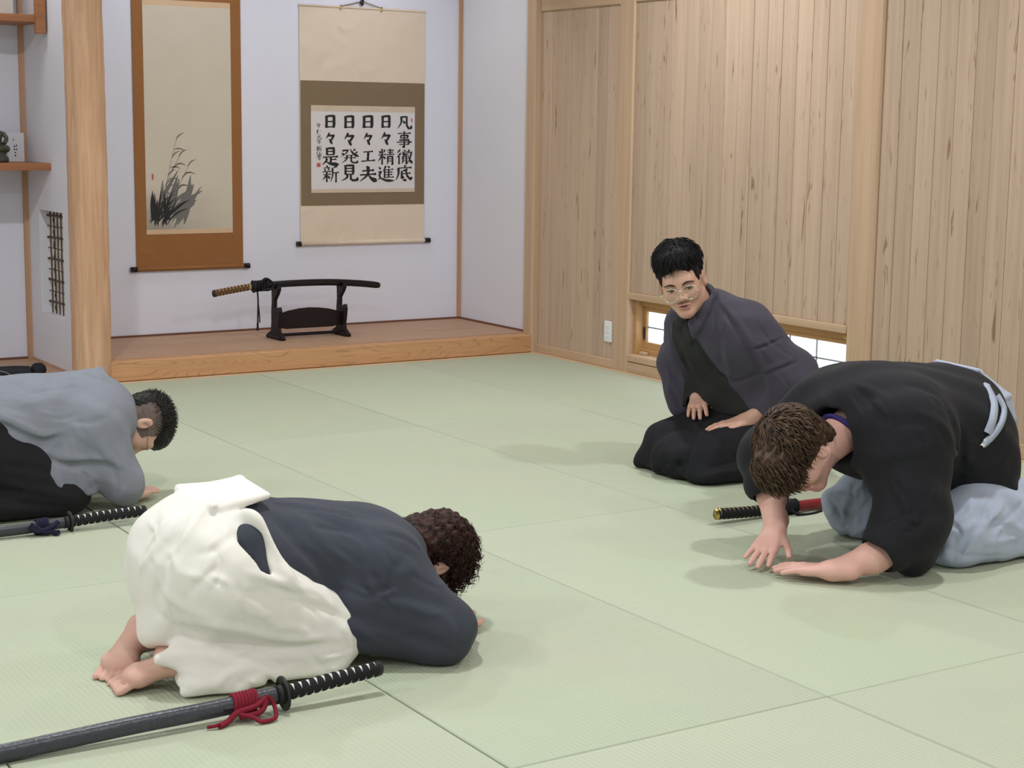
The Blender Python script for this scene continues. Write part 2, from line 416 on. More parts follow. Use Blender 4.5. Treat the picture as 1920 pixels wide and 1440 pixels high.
box('muntin', (.099, -2.53, .2515), (.111, -.980, .2585), M['muntin'], win)
lk = plain('brass', (.62, .47, .16), .35, 1.0)
link('window_lock', mesh('window_lock', *merge(boxvf((.066, -2.600, .375), (.075, -2.560, .395), .003), tubevf([(.060, -2.566, .385), (.068, -2.566, .385)], .008, n=10))), lk, win)

# wall outlet
ol = empty('wall_outlet', (BX, -.729, .148), label='white rectangular wall outlet plate on the cedar boards beside the corner post', cat='outlet')
box('cover_plate', (BX-.008, -.764, .148), (BX+.001, -.694, .266), M['outlet'], ol, b=.004)
for z in (.178, .207, .236):
    box('socket', (BX-.0095, -.744, z-.010), (BX-.006, -.714, z+.010), plain('socket_grey', (.74, .75, .78), .4), ol, b=.002)
# ---------------------------------------------------------------- alcove platform, pillar, shelves
plt = empty('alcove_platform', (-1.35, .45, 0), label='raised cedar platform of the white alcove with a reddish front beam', cat='platform')
box('front_beam', (-2.640, 0, .004), (-.031, .085, .110), M['kamachi'], plt, b=.004)
box('floor_board', (-2.655, .085, .06), (-.001, .889, .113), M['platform'], plt)
bay = box('bay_floor_board', (XW+.02, .02, -.04), (-2.758, .889, .030), M['platform'], label='low wooden floor board of the shelf bay beside the log pillar', cat='platform')

# natural log pillar: slightly irregular, adze-cut facets
def pillar():
    nz, na = 90, 44; V = []; F = []
    ph = rng.uniform(0, 6.28, 8)
    for i in range(nz):
        z = -.03+i*(CEIL+.03)/(nz-1)
        for j in range(na):
            a = 2*math.pi*j/na
            r_ = .0965+.0020*math.sin(2*a+ph[0]+z*1.3)+.0018*math.sin(3*a+ph[1]-z*2.1)+.0016*math.sin(7*a+z*5+ph[2])+.0012*math.sin(11*a+3*math.sin(z*4)+ph[3])+.0008*math.sin(17*a+z*9)
            V.append((-2.7085+.0011*math.sin(23*a+6*math.sin(z*7+a*3))+.004*math.sin(z*1.5)+r_*math.cos(a), .030+r_*math.sin(a)*.95, z))
    for i in range(nz-1):
        for j in range(na):
            j2 = (j+1) % na; F.append((i*na+j, i*na+j2, (i+1)*na+j2, (i+1)*na+j))
    F.append(tuple(range(na))[::-1]); F.append(tuple((nz-1)*na+j for j in range(na)))
    return V, F
link('alcove_pillar', mesh('alcove_pillar', *pillar(), True), M['pillar'], label='round natural log pillar at the side of the alcove', cat='pillar')

# lattice in the partition window
lat = M['bam'] = plain('dark_bamboo', (.085, .045, .025), .5, noise=.3, nscale=60)
LX = -2.705
lw = empty('window_2', (LX, .5, .305), kind='structure')
box('paper_backing', (LX+.006, oy0, oz0), (LX+.008, oy1, oz1), plain('shoji_paper', (.82, .79, .74), .9), lw)
for y in (.485, .545, .605, .668):
    P = [(LX+rng.uniform(-.001, .001), y+rng.uniform(-.002, .002), oz0-.005+(oz1-oz0+.01)*t) for t in np.linspace(0, 1, 9)]
    tube('lattice_bar', P, .0036, lat, lw, n=6)
for k, z in enumerate(np.linspace(.37, .835, 9)):
    r_ = .0062 if k % 2 == 0 else .0026
    tube('lattice_reed', [(LX-.006, .445, z+rng.uniform(-.003, .003)), (LX-.007, .56, z), (LX-.006, .698, z+rng.uniform(-.003, .003))], r_, lat, lw, n=6)
tube('binding_vine', [(LX-.012, .572+.013*math.sin(i*1.9), oz0+.02+(oz1-oz0-.03)*i/26) for i in range(27)], .0035, lat, lw, n=5)

# staggered shelves
sh = empty('wall_shelf', (-3.2, .7, 1.08), label='lower reddish wooden shelf holding the bronze figure and white card', cat='shelf')
box('shelf_board', (-3.90, .455, 1.081), (-2.757, .878, 1.118), M['shelf'], sh, b=.002)
sh2 = empty('wall_shelf', (-3.2, .7, 1.84), label='upper reddish wooden shelf with a square hanging bracket post', cat='shelf')
box('shelf_board', (-3.90, .47, 1.842), (-2.757, .878, 1.880), M['shelf'], sh2, b=.002)
box('bracket_post', (-2.815, .440, 1.784), (-2.766, .489, 2.30), M['shelf'], sh2, b=.003)
box('paper_panel', (-3.30, .80, 1.8805), (-2.83, .812, 2.15), plain('cream_paper', (.66, .62, .54), .9), label='cream paper panel standing on the upper shelf', cat='panel')
# white card with writing
cardm = plain('card_white', (.74, .73, .79), .8)
ca = empty('name_card', (-2.822, .80, 1.118), label='white paper card with small black writing standing on the lower shelf', cat='card')
cc = at_y(30, 276, .80)
x0, x1 = at_y(14, 300, .80)[0], at_y(46, 300, .80)[0]
z1 = at_y(30, 249, .80)[2]
box('card_sheet', (x0, .80, 1.1185), (x1, .803, z1), cardm, ca)
INK = plain('ink_black', (.012, .011, .012), .7)
GREYINK = plain('ink_grey', (.16, .15, .14), .8)
def blot(cx, cz, w_, h_, Y, ang=0, n=7, seed=0):
    r2 = np.random.default_rng(seed); V = []; c, s = math.cos(ang), math.sin(ang)
    for j in range(n):
        a = 2*math.pi*j/n; k = 1+r2.uniform(-.25, .25); u, v = w_*k*math.cos(a), h_*k*math.sin(a)
        V.append((cx+u*c-v*s, Y, cz+u*s+v*c))
    return V, [tuple(range(n))[::-1]]
bl = []
for i, (px_, py_, w_, h_) in enumerate([(25, 262, .004, .006), (27, 274.5, .005, .007), (31, 273, .004, .010), (27, 280, .006, .006), (31, 280, .004, .007), (28.5, 286, .006, .005), (29, 291.5, .006, .006)]):
    q = at_y(px_, py_, .7994); bl.append(blot(q[0], q[2], w_*.8, h_*.8, .7994, seed=i))
link('writing', mesh('writing', *merge(*bl)), INK, ca)
# bronze seated figure (mostly outside the frame on the left)
bro = plain('green_bronze', (.085, .09, .06), .5, .3, noise=.5, nscale=35)
fig = empty('bronze_figure', (-2.985, .66, 1.118), label='small green bronze seated figure on the lower shelf', cat='statue')
fx, fy, fz = -2.985, .66, 1.118
link('pedestal', mesh('pedestal', *lathevf([(.060, 0), (.066, .012), (.060, .030), (.048, .036), (.056, .050), (.050, .058)], 20, (fx, fy, fz)), True), bro, fig)
link('figure_body', mesh('figure_body', *merge(lathevf([(.050, .056), (.054, .072), (.036, .092), (.030, .115), (.038, .145), (.036, .160), (.014, .172), (.013, .182)], 18, (fx, fy, fz)),
     tubevf(smoothpath([(fx+.034, fy-.004, fz+.155), (fx+.052, fy-.015, fz+.125), (fx+.030, fy-.042, fz+.095)], 12), .011, n=8),
     tubevf(smoothpath([(fx-.034, fy-.004, fz+.155), (fx-.052, fy-.015, fz+.125), (fx-.030, fy-.042, fz+.095)], 12), .011, n=8),
     tubevf(smoothpath([(fx-.055, fy-.02, fz+.070), (fx, fy-.052, fz+.070), (fx+.055, fy-.02, fz+.070)], 14), .018, n=8)), True), bro, fig)
link('figure_head', mesh('figure_head', *lathevf([(.004, .178), (.018, .184), (.024, .200), (.024, .215), (.018, .230), (.010, .236), (.009, .245), (.002, .249)], 16, (fx, fy, fz)), True), bro, fig)

# ---------------------------------------------------------------- hanging scrolls
SY = .893
silkB = fabric('cream_silk', (.74, .615, .495), .05, .8, 1400, .1, 3.0)
brownB = fabric('olive_brown_silk', (.225, .160, .098), .06, .8, 1400, .15, 3.0)
paperB = plain('calligraphy_paper', (.70, .66, .68), .85, noise=.02)
stripB = fabric('brocade_strip', (.62, .51, .39), .12, .7, 700, .2, 40)
SEAL = plain('red_seal', (.50, .10, .09), .7)
sb = empty('hanging_scroll', (-.69, SY, .62), label='cream hanging scroll with five columns of bold black brush calligraphy', cat='scroll')
x0, x1 = -1.118, -.266
box('silk_mount', (x0, SY, .622), (x1, SY+.002, 2.030), silkB, sb)
box('brown_border', (x0+.004, SY-.0012, .849), (x1-.001, SY+.001, 1.594), brownB, sb)
pp = box('paper', (-1.046, SY-.0024, .926), (-.336, SY, 1.449), paperB, sb)
box('brocade_strip', (-1.046, SY-.0030, 1.414), (-.336, SY-.002, 1.449), stripB, sb)
box('brocade_strip', (-1.046, SY-.0030, .926), (-.336, SY-.002, .948), stripB, sb)
tube('top_rod', [(x0-.004, SY, 2.032), (x1+.004, SY, 2.032)], .007, silkB, sb, n=8)
tube('bottom_roller', [(x0, SY-.004, .621), (x1, SY-.004, .621)], .0135, silkB, sb, n=12)
for a, bb in ((x0-.028, x0), (x1, x1+.040)):
    tube('roller_knob', [(a, SY-.004, .621), (bb, SY-.004, .621)], .0155, M['black_lacquer'], sb, n=14)
cordm = fabric('brown_cord', (.20, .13, .07), .2)
tube('hanging_cord', [(-.846, SY-.004, 2.036), (-.700, SY-.002, 2.072), (-.572, SY-.004, 2.036)], .0028, cordm, sb, n=6)
for x in (-.846, -.572):
    tube('cord_ring', [(x, SY-.006, 2.018), (x, SY-.007, 2.044)], .006, lk, sb, n=8)
hook = empty('scroll_hook', (-.70, SY, 2.06), label='black hanger hook holding the calligraphy scroll cord', cat='hook')
tube('hook_bar', smoothpath([(-.700, SY-.006, 2.052), (-.712, SY-.010, 2.066), (-.700, SY-.006, 2.090), (-.700, SY-.002, 2.30)], 20), .010, M['black_matte'], hook, n=8)

# brush strokes: (type, points); types h s p n d z
KJ = {
'凡': ['p 30,10 30,50 6,92', 'z 30,12 66,10 66,66 78,88 95,86 96,66', 'd 42,36 55,55'],
'事': ['h 10,16 90,13', 's 30,26 30,44', 'z 30,27 72,26 70,44', 'h 30,42 70,41', 'z 20,55 78,53 78,80', 'h 4,67 96,65', 'h 20,80 78,78', 'z 50,2 50,97 38,90'],
'徹': ['p 26,3 6,26', 'p 30,25 4,55', 's 19,44 19,97', 'd 50,2 55,12', 'h 35,19 70,17', 'z 52,21 41,35 63,33', 'd 58,26 67,38', 'p 42,45 42,78 35,95', 'z 42,46 64,45 64,95 58,91', 'h 44,61 62,60', 'h 44,76 62,75', 'p 81,2 70,32', 'h 77,20 99,17', 'p 93,20 85,60 66,96', 'n 72,34 84,68 101,93'],
'底': ['d 52,0 58,12', 'h 14,19 94,15', 'p 17,19 16,58 1,97', 'p 70,27 34,39', 'z 36,38 36,82 50,74', 'h 36,55 88,50', 'z 60,34 69,70 88,90 97,74', 'd 40,92 64,96'],
'日': ['s 28,10 27,92', 'z 28,13 72,10 72,93', 'h 31,50 69,48', 'h 30,86 70,84'],
'々': ['p 44,4 12,50', 'z 36,27 82,22 50,70', 'd 38,50 66,92'],
'精': ['d 8,14 18,29', 'p 44,8 34,27', 'h 2,39 50,35', 's 26,2 26,97', 'p 24,43 2,78', 'd 30,44 46,62', 'h 56,12 97,10', 'h 60,24 93,22', 'h 52,38 101,34', 's 76,1 76,36', 'p 61,48 61,80 55,97', 'z 61,49 91,47 91,96 84,91', 'h 64,62 88,61', 'h 64,76 88,75'],
'進': ['p 50,2 33,40', 's 42,26 42,78', 'd 63,2 70,16', 'h 44,27 93,23', 'h 44,43 87,40', 'h 44,58 87,56', 'h 42,75 95,72', 's 66,26 66,74', 'd 8,9 20,23', 'z 5,42 22,38 11,62 20,80', 'n 2,88 20,80 52,93 101,95'],
'工': ['h 18,18 82,12', 's 52,18 48,82', 'h 4,90 96,82'],
'夫': ['h 18,32 82,27', 'h 6,56 94,50', 'p 50,3 47,54 4,96', 'n 50,54 70,78 99,95'],
'発': ['p 12,15 44,11 30,36 2,58', 'd 9,30 21,41', 'p 82,4 68,20', 'n 54,2 68,30 101,57', 'p 93,22 80,34', 'h 32,47 68,45', 'h 20,63 84,60', 'p 38,47 34,72 10,97', 'z 60,46 60,86 72,95 92,93 93,80'],
'見': ['s 28,4 28,60', 'z 28,7 72,5 72,60', 'h 31,24 69,23', 'h 31,41 69,40', 'h 28,59 72,57', 'p 40,60 34,80 4,97', 'z 58,60 58,87 70,95 95,93 96,76'],
'是': ['s 30,2 30,42', 'z 30,5 70,3 70,42', 'h 32,22 68,21', 'h 30,41 70,39', 'h 6,55 94,51', 's 52,54 52,85', 'h 54,69 84,66', 'p 30,60 24,78 1,99', 'n 22,78 50,92 101,97'],
'新': ['d 26,1 33,11', 'h 9,17 47,14', 'd 15,22 20,33', 'p 41,19 36,33', 'h 2,39 53,36', 'h 7,55 51,52', 's 28,38 28,97', 'p 26,58 3,86', 'd 32,60 47,77', 'p 92,4 63,17', 'p 62,16 62,60 50,98', 'h 64,45 100,41', 's 83,44 83,99'],
'令': ['p 50,5 10,45', 'n 52,8 90,42', 'h 34,42 66,41', 'z 28,58 72,55 48,92'],
'和': ['p 46,6 14,20', 'h 4,38 52,34', 's 28,18 28,96', 'p 26,40 4,72', 'h 62,36 92,33'],
'元': ['h 30,14 72,12', 'h 12,40 88,37', 'p 40,40 8,94', 'z 60,40 60,84 92,86 92,70'],
'年': ['p 30,4 10,32', 'h 26,20 84,18', 'h 24,44 78,42', 'h 6,68 96,64', 's 56,20 56,98'],
'仙': ['p 28,4 6,48', 's 20,34 20,94', 's 66,8 66,84', 'z 44,36 44,86 90,84', 's 90,34 90,88'],
'書': ['h 24,16 76,14', 'h 6,36 94,33', 's 50,2 50,60', 'z 28,62 74,60 60,96'],
}
def stroke(s, base):
    ty, *pts = s.split(' '); P = np.array([[float(a) for a in q.split(',')] for q in pts])
    cur = ty in 'pn' or (ty == 'z' and False)
    if ty == 'p' and len(P) > 3: cur = False
    Q = smoothpath(P, 14) if (cur and len(P) > 2) else np.vstack([np.linspace(P[i], P[i+1], 6, endpoint=(i == len(P)-2)) for i in range(len(P)-1)])
    t = np.linspace(0, 1, len(Q))
    if ty == 'h': wd = base*(.72-.25*np.sin(t*np.pi)+.30*(t > .88)); wd[0] *= .8
    elif ty == 's': wd = base*(1.12-.22*np.sin(t*np.pi))
    elif ty == 'p': wd = base*(1.15*(1-t)**.6+.06)
    elif ty == 'n': wd = base*np.interp(t, [0, .3, .78, .9, 1], [.35, .75, 1.75, 1.2, .08])
    elif ty == 'd': wd = base*np.interp(t, [0, .65, 1], [.30, 1.45, .65])
    else: wd = base*np.interp(t, [0, .1, .5, .9, 1], [.95, .85, 1.05, 1.1, .35])
    T = np.gradient(Q, axis=0); T /= np.linalg.norm(T, axis=1)[:, None]+1e-9
    N = np.stack([-T[:, 1], T[:, 0]], 1)
    A = Q+N*wd[:, None]/2; B = Q-N*wd[:, None]/2
    # slanted brush entry and exit
    A[0] -= T[0]*base*.15; B[0] += T[0]*base*.22
    n = len(Q); V = np.vstack([A, B]); F = [(i, i+1, n+i+1, n+i) for i in range(n-1)]
    return V, F
def glyph(ch, cx, cz, sx, sz, base, Y):
    V, F = [], []
    for k, s in enumerate(KJ[ch]):
        v, f = stroke(s, base); n0 = len(V)
        V += [(cx+(a-50)/100*sx, Y-.00003*k, cz-(b_-50)/100*sz) for a, b_ in v]
        F += [tuple(i+n0 for i in q) for q in f]
    return V, F
def wx(px_): return -1.046+(px_-583)/194.5*.710
def wz(py_, px_): return 1.449-(py_-(197+(px_-583)/194.5*4))/164*.523
cols = [(757, '凡事徹底', [231, 263, 297, 328], [28, 30, 30, 31], [27, 31, 28, 29]), (722, '日々精進', [229, 262, 296, 328], [27, 22, 29, 31], [26, 25, 30, 29]),
        (688, '日々工夫', [229, 262, 294, 328], [31, 20, 27, 33], [26, 24, 23, 30]), (653, '日々発見', [229, 262, 293, 325], [29, 23, 33, 31], [26, 25, 27, 30]), (618, '日々是新', [228, 260, 293, 326], [29, 20, 30, 29], [26, 22, 31, 31])]
for cx_, chars, ys, ws, hs_ in cols:
    for ch, py_, w_, h_ in zip(chars, ys, ws, hs_):
        base = 13.0 if ch not in '徹精進新事発' else 10.2
        g = glyph(ch, wx(cx_), wz(py_, cx_), w_*1.06/194.5*.710, h_*1.06/164*.523, base*(1.25 if ch in '日工夫々' else 1), SY-.0032)
        link('brush_character', mesh('brush_character', *g), INK, pp)
for ch, py_, px_ in [('令', 235, 596), ('和', 246.5, 597), ('元', 256, 597.5), ('年', 265, 597), ('新', 278, 597), ('仙', 288, 597), ('書', 296, 597)]:
    g = glyph(ch, wx(px_), wz(py_, px_), 10/194.5*.71, 10/164*.523, 11, SY-.0032)
    link('signature_character', mesh('signature_character', *g), INK, pp)
def seal(px0_, py0_, px1_, py1_):
    a, b_, c, d = wx(px0_), wx(px1_), wz(py1_, px0_), wz(py0_, px0_)
    link('red_seal', mesh('red_seal', *boxvf((a, SY-.0031, c), (b_, SY-.0026, d))), SEAL, pp)
seal(593, 305, 600, 312.5); seal(770.2, 223, 772.6, 230)

# left scroll: ink painting, brown mount (generic reeds and wash)
sa = empty('hanging_scroll', (-1.82, SY, .50), label='tall rust brown hanging scroll with a pale ink wash painting of reeds', cat='scroll')
rust = fabric('rust_silk', (.30, .130, .045), .06, .8, 1400, .12, 3.0)
pinkst = fabric('peach_strip', (.66, .46, .30), .05, .8)
x0, x1 = -2.147, -1.492
box('silk_mount', (x0, SY, .505), (x1, SY+.002, 2.31), rust, sa)
def inkpaper():
    mt, nt, b = newmat('ink_painting_paper'); L = nt.links.new
    b.inputs['Roughness'].default_value = .85
    tc = nd(nt, 'ShaderNodeTexCoord'); sp = nd(nt, 'ShaderNodeSeparateXYZ'); L(tc.outputs['Object'], sp.inputs[0])
    n = nd(nt, 'ShaderNodeTexNoise', Scale=9.0, Detail=5.0); L(tc.outputs['Object'], n.inputs['Vector'])
    mx = nd(nt, 'ShaderNodeMix', data_type='RGBA'); mx.inputs['A'].default_value = c4((.585, .51, .415)); mx.inputs['B'].default_value = c4((.64, .57, .475)); L(n.outputs['Fac'], mx.inputs['Factor'])
    # pale grey wash of painted water low on the sheet
    mp = nd(nt, 'ShaderNodeMapping'); mp.inputs['Scale'].default_value = (3, 1, 16); L(tc.outputs['Object'], mp.inputs['Vector'])
    n2 = nd(nt, 'ShaderNodeTexNoise', Scale=1.0, Detail=4.0); L(mp.outputs[0], n2.inputs['Vector'])
    r1 = nd(nt, 'ShaderNodeMapRange'); r1.inputs['From Min'].default_value = .98; r1.inputs['From Max'].default_value = .80; L(sp.outputs['Z'], r1.inputs['Value'])
    r2 = nd(nt, 'ShaderNodeMapRange'); r2.inputs['From Min'].default_value = -1.60; r2.inputs['From Max'].default_value = -2.05; r2.inputs['To Min'].default_value = .15; L(sp.outputs['X'], r2.inputs['Value'])
    mu = nd(nt, 'ShaderNodeMath', operation='MULTIPLY'); L(r1.outputs[0], mu.inputs[0]); L(r2.outputs[0], mu.inputs[1])
    mu2 = nd(nt, 'ShaderNodeMath', operation='MULTIPLY'); L(mu.outputs[0], mu2.inputs[0]); L(n2.outputs['Fac'], mu2.inputs[1])
    mx2 = nd(nt, 'ShaderNodeMix', data_type='RGBA'); mx2.inputs['B'].default_value = c4((.10, .10, .095)); L(mu2.outputs[0], mx2.inputs['Factor']); L(mx.outputs['Result'], mx2.inputs['A'])
    L(mx2.outputs['Result'], b.inputs['Base Color'])
    return mt
ps = box('painting_sheet', (-2.083, SY-.0014, .727), (-1.556, SY, 1.988), inkpaper(), sa)
box('peach_strip', (-2.083, SY-.0014, .700), (-1.556, SY, .727), pinkst, sa)
box('peach_strip', (-2.083, SY-.0014, 1.988), (-1.556, SY, 2.02), pinkst, sa)
tube('bottom_roller', [(x0, SY-.004, .502), (x1, SY-.004, .502)], .0135, rust, sa, n=12)
for a, bb in ((x0-.036, x0), (x1, x1+.038)):
    tube('roller_knob', [(a, SY-.004, .502), (bb, SY-.004, .502)], .0155, M['black_lacquer'], sa, n=14)
def leaf(x, z, ln, ang, w_, Y, bend=.2):
    n = 7; V = []; F = []
    for i in range(n):
        t = i/(n-1); a = ang+bend*t; cx_ = x+ln*t*math.cos(a); cz_ = z+ln*t*math.sin(a); ww = w_*math.sin(math.pi*min(1, t*.9+.06))
        V += [(cx_-ww*math.sin(a), Y, cz_+ww*math.cos(a)), (cx_+ww*math.sin(a), Y, cz_-ww*math.cos(a))]
    for i in range(n-1): F.append((2*i, 2*i+2, 2*i+3, 2*i+1))
    return V, F
YI = SY-.0018
dk, gy = [], []
r3 = np.random.default_rng(3)
for i in range(26):
    t = r3.random(); dk.append(leaf(-2.075+r3.random()*.12, .74+r3.random()*.05, .05+.17*r3.random(), 1.55-1.0*r3.random()+.25, .004+.006*r3.random(), YI-.00001*i, r3.uniform(-.5, .3)))
for i in range(22):
    gy.append(leaf(-2.075+r3.random()*.22, .735+r3.random()*.08, .10+.22*r3.random(), 1.5-.8*r3.random(), .008+.010*r3.random(), YI+.0002-.00001*i, r3.uniform(-.4, .3)))
for k, (bx_, h_) in enumerate(((-1.99, .52), (-1.95, .36), (-2.03, .42))):
    tip = (bx_+.10+.03*k, .74+h_)
    gy.append(tubevf([(bx_+(tip[0]-bx_)*t**1.6, YI, .74+h_*t) for t in np.linspace(0, 1, 8)], .0022, .0004, n=4))
    for j in range(6):
        t = .45+.1*j; gy.append(leaf(bx_+(tip[0]-bx_)*t**1.6, .74+h_*t, .07, .5+.4*(j % 2)*2, .004, YI-.0001, -.6))
link('ink_reeds', mesh('ink_reeds', *merge(*dk)), INK, ps)
link('grey_reeds', mesh('grey_reeds', *merge(*gy)), GREYINK, ps)
link('red_seal', mesh('red_seal', *boxvf((-2.047, SY-.0018, 1.012), (-2.036, SY-.0014, 1.045))), SEAL, ps)

# ---------------------------------------------------------------- swords
def sword(name, label, path, mats, handle_len, wrap=True, pitch=.0195, guard_r=.038, core_ru=.0185, core_rv=.0125, saya_ru=.0195, saya_rv=.0135, diamonds=True, wrapw=.60, group=None):
    """path: 3d points from pommel end to scabbard tip; 'up' of the section is world z"""
    P = smoothpath(path, 120); s = np.concatenate([[0], np.cumsum(np.linalg.norm(np.diff(P, axis=0), axis=1))])
    tot = s[-1]
    def at(u): return np.array([np.interp(u, s, P[:, i]) for i in range(3)])
    root = empty(name, tuple(P[len(P)//2]*[1, 1, 0]+[0, 0, P[:, 2].min()-.0]), label=label, cat='sword', group=group)
    hp = np.array([at(u) for u in np.linspace(0.006, handle_len, 24)])
    tube('handle_core', hp, core_ru, mats['core'], root, rv=core_rv, n=18)
    # crossing wraps
    _, T, N, B = frames(hp)
    if wrap:
        turns = int((handle_len-.018)/pitch)
        def helix(sgn, ph):
            V, F = [], []; n = turns*18+1
            for i in range(n):
                th = 2*math.pi*i/18; u = .010+pitch*(th/(2*math.pi))
                for du in (-.5, 0, .5):
                    uu = min(max(u+du*pitch*wrapw, .004), handle_len); c = at(uu)
                    k = uu/handle_len*(len(hp)-1); k0 = int(min(k, len(hp)-2)); nn, bb2 = N[k0], B[k0]
                    a = sgn*th+ph; lift = .0022 if du == 0 else .0008
                    V.append(c+nn*math.cos(a)*(core_ru+lift)+bb2*math.sin(a)*(core_rv+lift))
            for i in range(n-1):
                for q in range(2):
                    a_, b_ = 3*i+q, 3*(i+1)+q; F.append((a_, b_, b_+1, a_+1) if sgn > 0 else (a_, a_+1, b_+1, b_))
            return V, F
        me = mesh('handle_wrap', *merge(helix(1, 0), helix(-1, 0)), True)
        link('handle_wrap', me, mats['wrap'], root)
    pc = np.array([at(u) for u in (0, .004, .012, .020)])
    tube('pommel_cap', pc, [core_ru*.75, core_ru*1.05, core_ru*1.12, core_ru*1.10], mats['cap'], root, rv=[core_rv*.7, core_rv*1.05, core_rv*1.12, core_rv*1.1], n=18)
    tube('handle_collar', np.array([at(u) for u in (handle_len-.012, handle_len+.001)]), core_ru*1.10, mats['cap'], root, rv=core_rv*1.10, n=18)
    g0, g1 = at(handle_len), at(handle_len+.007); d = (g1-g0)/np.linalg.norm(g1-g0)
    gp = np.array([g0, g0+d*.001, g0+d*.006, g0+d*.007])
    tube('guard', gp, [guard_r*.94, guard_r, guard_r, guard_r*.94], mats['guard'], root, rv=[guard_r*.88, guard_r*.93, guard_r*.93, guard_r*.88], n=32)
    su = np.linspace(handle_len+.008, tot, 60); sp_ = np.array([at(u) for u in su])
    k = np.ones(60); k[-2:] = [.93, .70]
    sy = tube('scabbard', sp_, saya_ru*k, mats['saya'], root, rv=saya_rv*k, n=20)
    tube('scabbard_mouth', np.array([at(u) for u in (handle_len+.008, handle_len+.024)]), saya_ru*1.08, mats['mouth'], root, rv=saya_rv*1.1, n=20)
    return root, at
blk_tex = plain('black_speckled_lacquer', (.042, .044, .058), .34, noise=.6, nscale=160, bump=.5, bscale=120)
white_ray = plain('white_rayskin', (.78, .76, .72), .6, bump=.5, bscale=500)
blk_cotton = fabric('black_cotton_wrap', (.016, .016, .018), .3, .8)
iron = plain('dark_iron', (.020, .020, .022), .5, .3)
redcord = fabric('crimson_cord', (.21, .012, .028), .25, .8, 500, .5, 60)

# katana on the stand
gold_ray = plain('golden_rayskin', (.42, .27, .10), .5, bump=.5, bscale=500)
brown_wrap = fabric('brown_silk_wrap', (.12, .06, .028), .3, .7)
KY = .452
kp = [(-1.868, KY, .391), (-1.75, KY, .408), (-1.62, KY, .4225), (-1.40, KY, .431), (-1.15, KY, .4285), (-.95, KY, .414), (-.813, KY, .397)]
kroot, kat = sword('mounted_katana', 'katana with golden brown handle and glossy black scabbard resting on the wooden stand', kp,
    dict(core=gold_ray, wrap=brown_wrap, cap=M['black_matte'], guard=iron, saya=M['black_lacquer'], mouth=M['black_lacquer']), .245, pitch=.021, guard_r=.036, wrapw=.5)
navycord = fabric('black_silk_cord', (.013, .012, .016), .3, .8, 500, .5, 60)
# knotted cord behind the guard and a hanging end
kn = []
for i in range(5):
    u = .262+i*.017; c = kat(u)
    kn.append(tubevf([(c[0]+.008*math.cos(a)*.3, c[1]+.022*math.cos(a), c[2]+.027*math.sin(a)) for a in np.linspace(0, 2*math.pi, 15)], .0075, n=6))
c = kat(.30)
kn.append(tubevf(smoothpath([kat(.265)+[0, -.02, .005], kat(.285)+[0, -.03, .022], kat(.315)+[0, -.02, .040], kat(.35)+[0, -.005, .024], kat(.37)+[0, -.016, -.004], kat(.335)+[0, -.026, -.024], kat(.29)+[0, -.03, -.018]], 40), .0075, n=6))
link('scabbard_cord', mesh('scabbard_cord', *merge(*kn), True), navycord, kroot)
c = kat(.262)
link('cord_end', mesh('cord_end', *merge(tubevf(smoothpath([c+[0, -.026, -.02], c+[.002, -.03, -.08], c+[.000, -.03, -.16], c+[-.002, -.03, -.245]], 24), .0048, n=7),
     tubevf(smoothpath([c+[.004, -.03, -.10], c+[.008, -.033, -.16], c+[.010, -.033, -.205]], 12), .0035, n=6), tubevf([c+[-.002, -.03, -.205], c+[-.002, -.03, -.25]], [.0055, .0075], n=8)), True), navycord, kroot)

# stand
st = empty('sword_stand', (-1.265, .47, .113), label='dark stained two tier sword stand on the alcove platform', cat='stand')
SZ = .113
def upright(x):
    prof = [(.36, SZ), (.575, SZ), (.578, SZ+.012), (.545, SZ+.030), (.512, SZ+.045), (.505, SZ+.10), (.505, SZ+.16), (.497, SZ+.215), (.498, SZ+.262), (.502, SZ+.300), (.486, SZ+.318), (.474, SZ+.316),
            (.470, SZ+.297), (.452, SZ+.288), (.430, SZ+.292), (.424, SZ+.312), (.414, SZ+.314), (.410, SZ+.290), (.430, SZ+.262), (.468, SZ+.225), (.470, SZ+.18), (.458, SZ+.150), (.440, SZ+.138), (.428, SZ+.150), (.420, SZ+.182), (.408, SZ+.188), (.398, SZ+.165), (.406, SZ+.115), (.418, SZ+.07), (.412, SZ+.045), (.385, SZ+.030), (.357, SZ+.012)]
    return extrudevf(prof, 0, x-.011, x+.011)
for x in (-1.478, -1.062):
    link('upright', mesh('upright', *upright(x)), M['stand'], st)
    link('foot', mesh('foot', *boxvf((x-.020, .372, SZ), (x+.020, .566, SZ+.022), .006)), M['stand'], st)
ar = [(-1.468, SZ+.062), (-1.44, SZ+.062), (-1.42, SZ+.055), (-1.12, SZ+.055), (-1.10, SZ+.062), (-1.072, SZ+.062)]
top = [(-1.072, SZ+.142), (-1.14, SZ+.160), (-1.21, SZ+.170), (-1.27, SZ+.173), (-1.33, SZ+.170), (-1.40, SZ+.160), (-1.468, SZ+.142)]
link('center_board', mesh('center_board', *extrudevf(ar+top, 1, .455, .471)), M['stand'], st)
box('stretcher', (-1.468, .452, SZ+.012), (-1.072, .474, SZ+.030), M['stand'], st, b=.003)

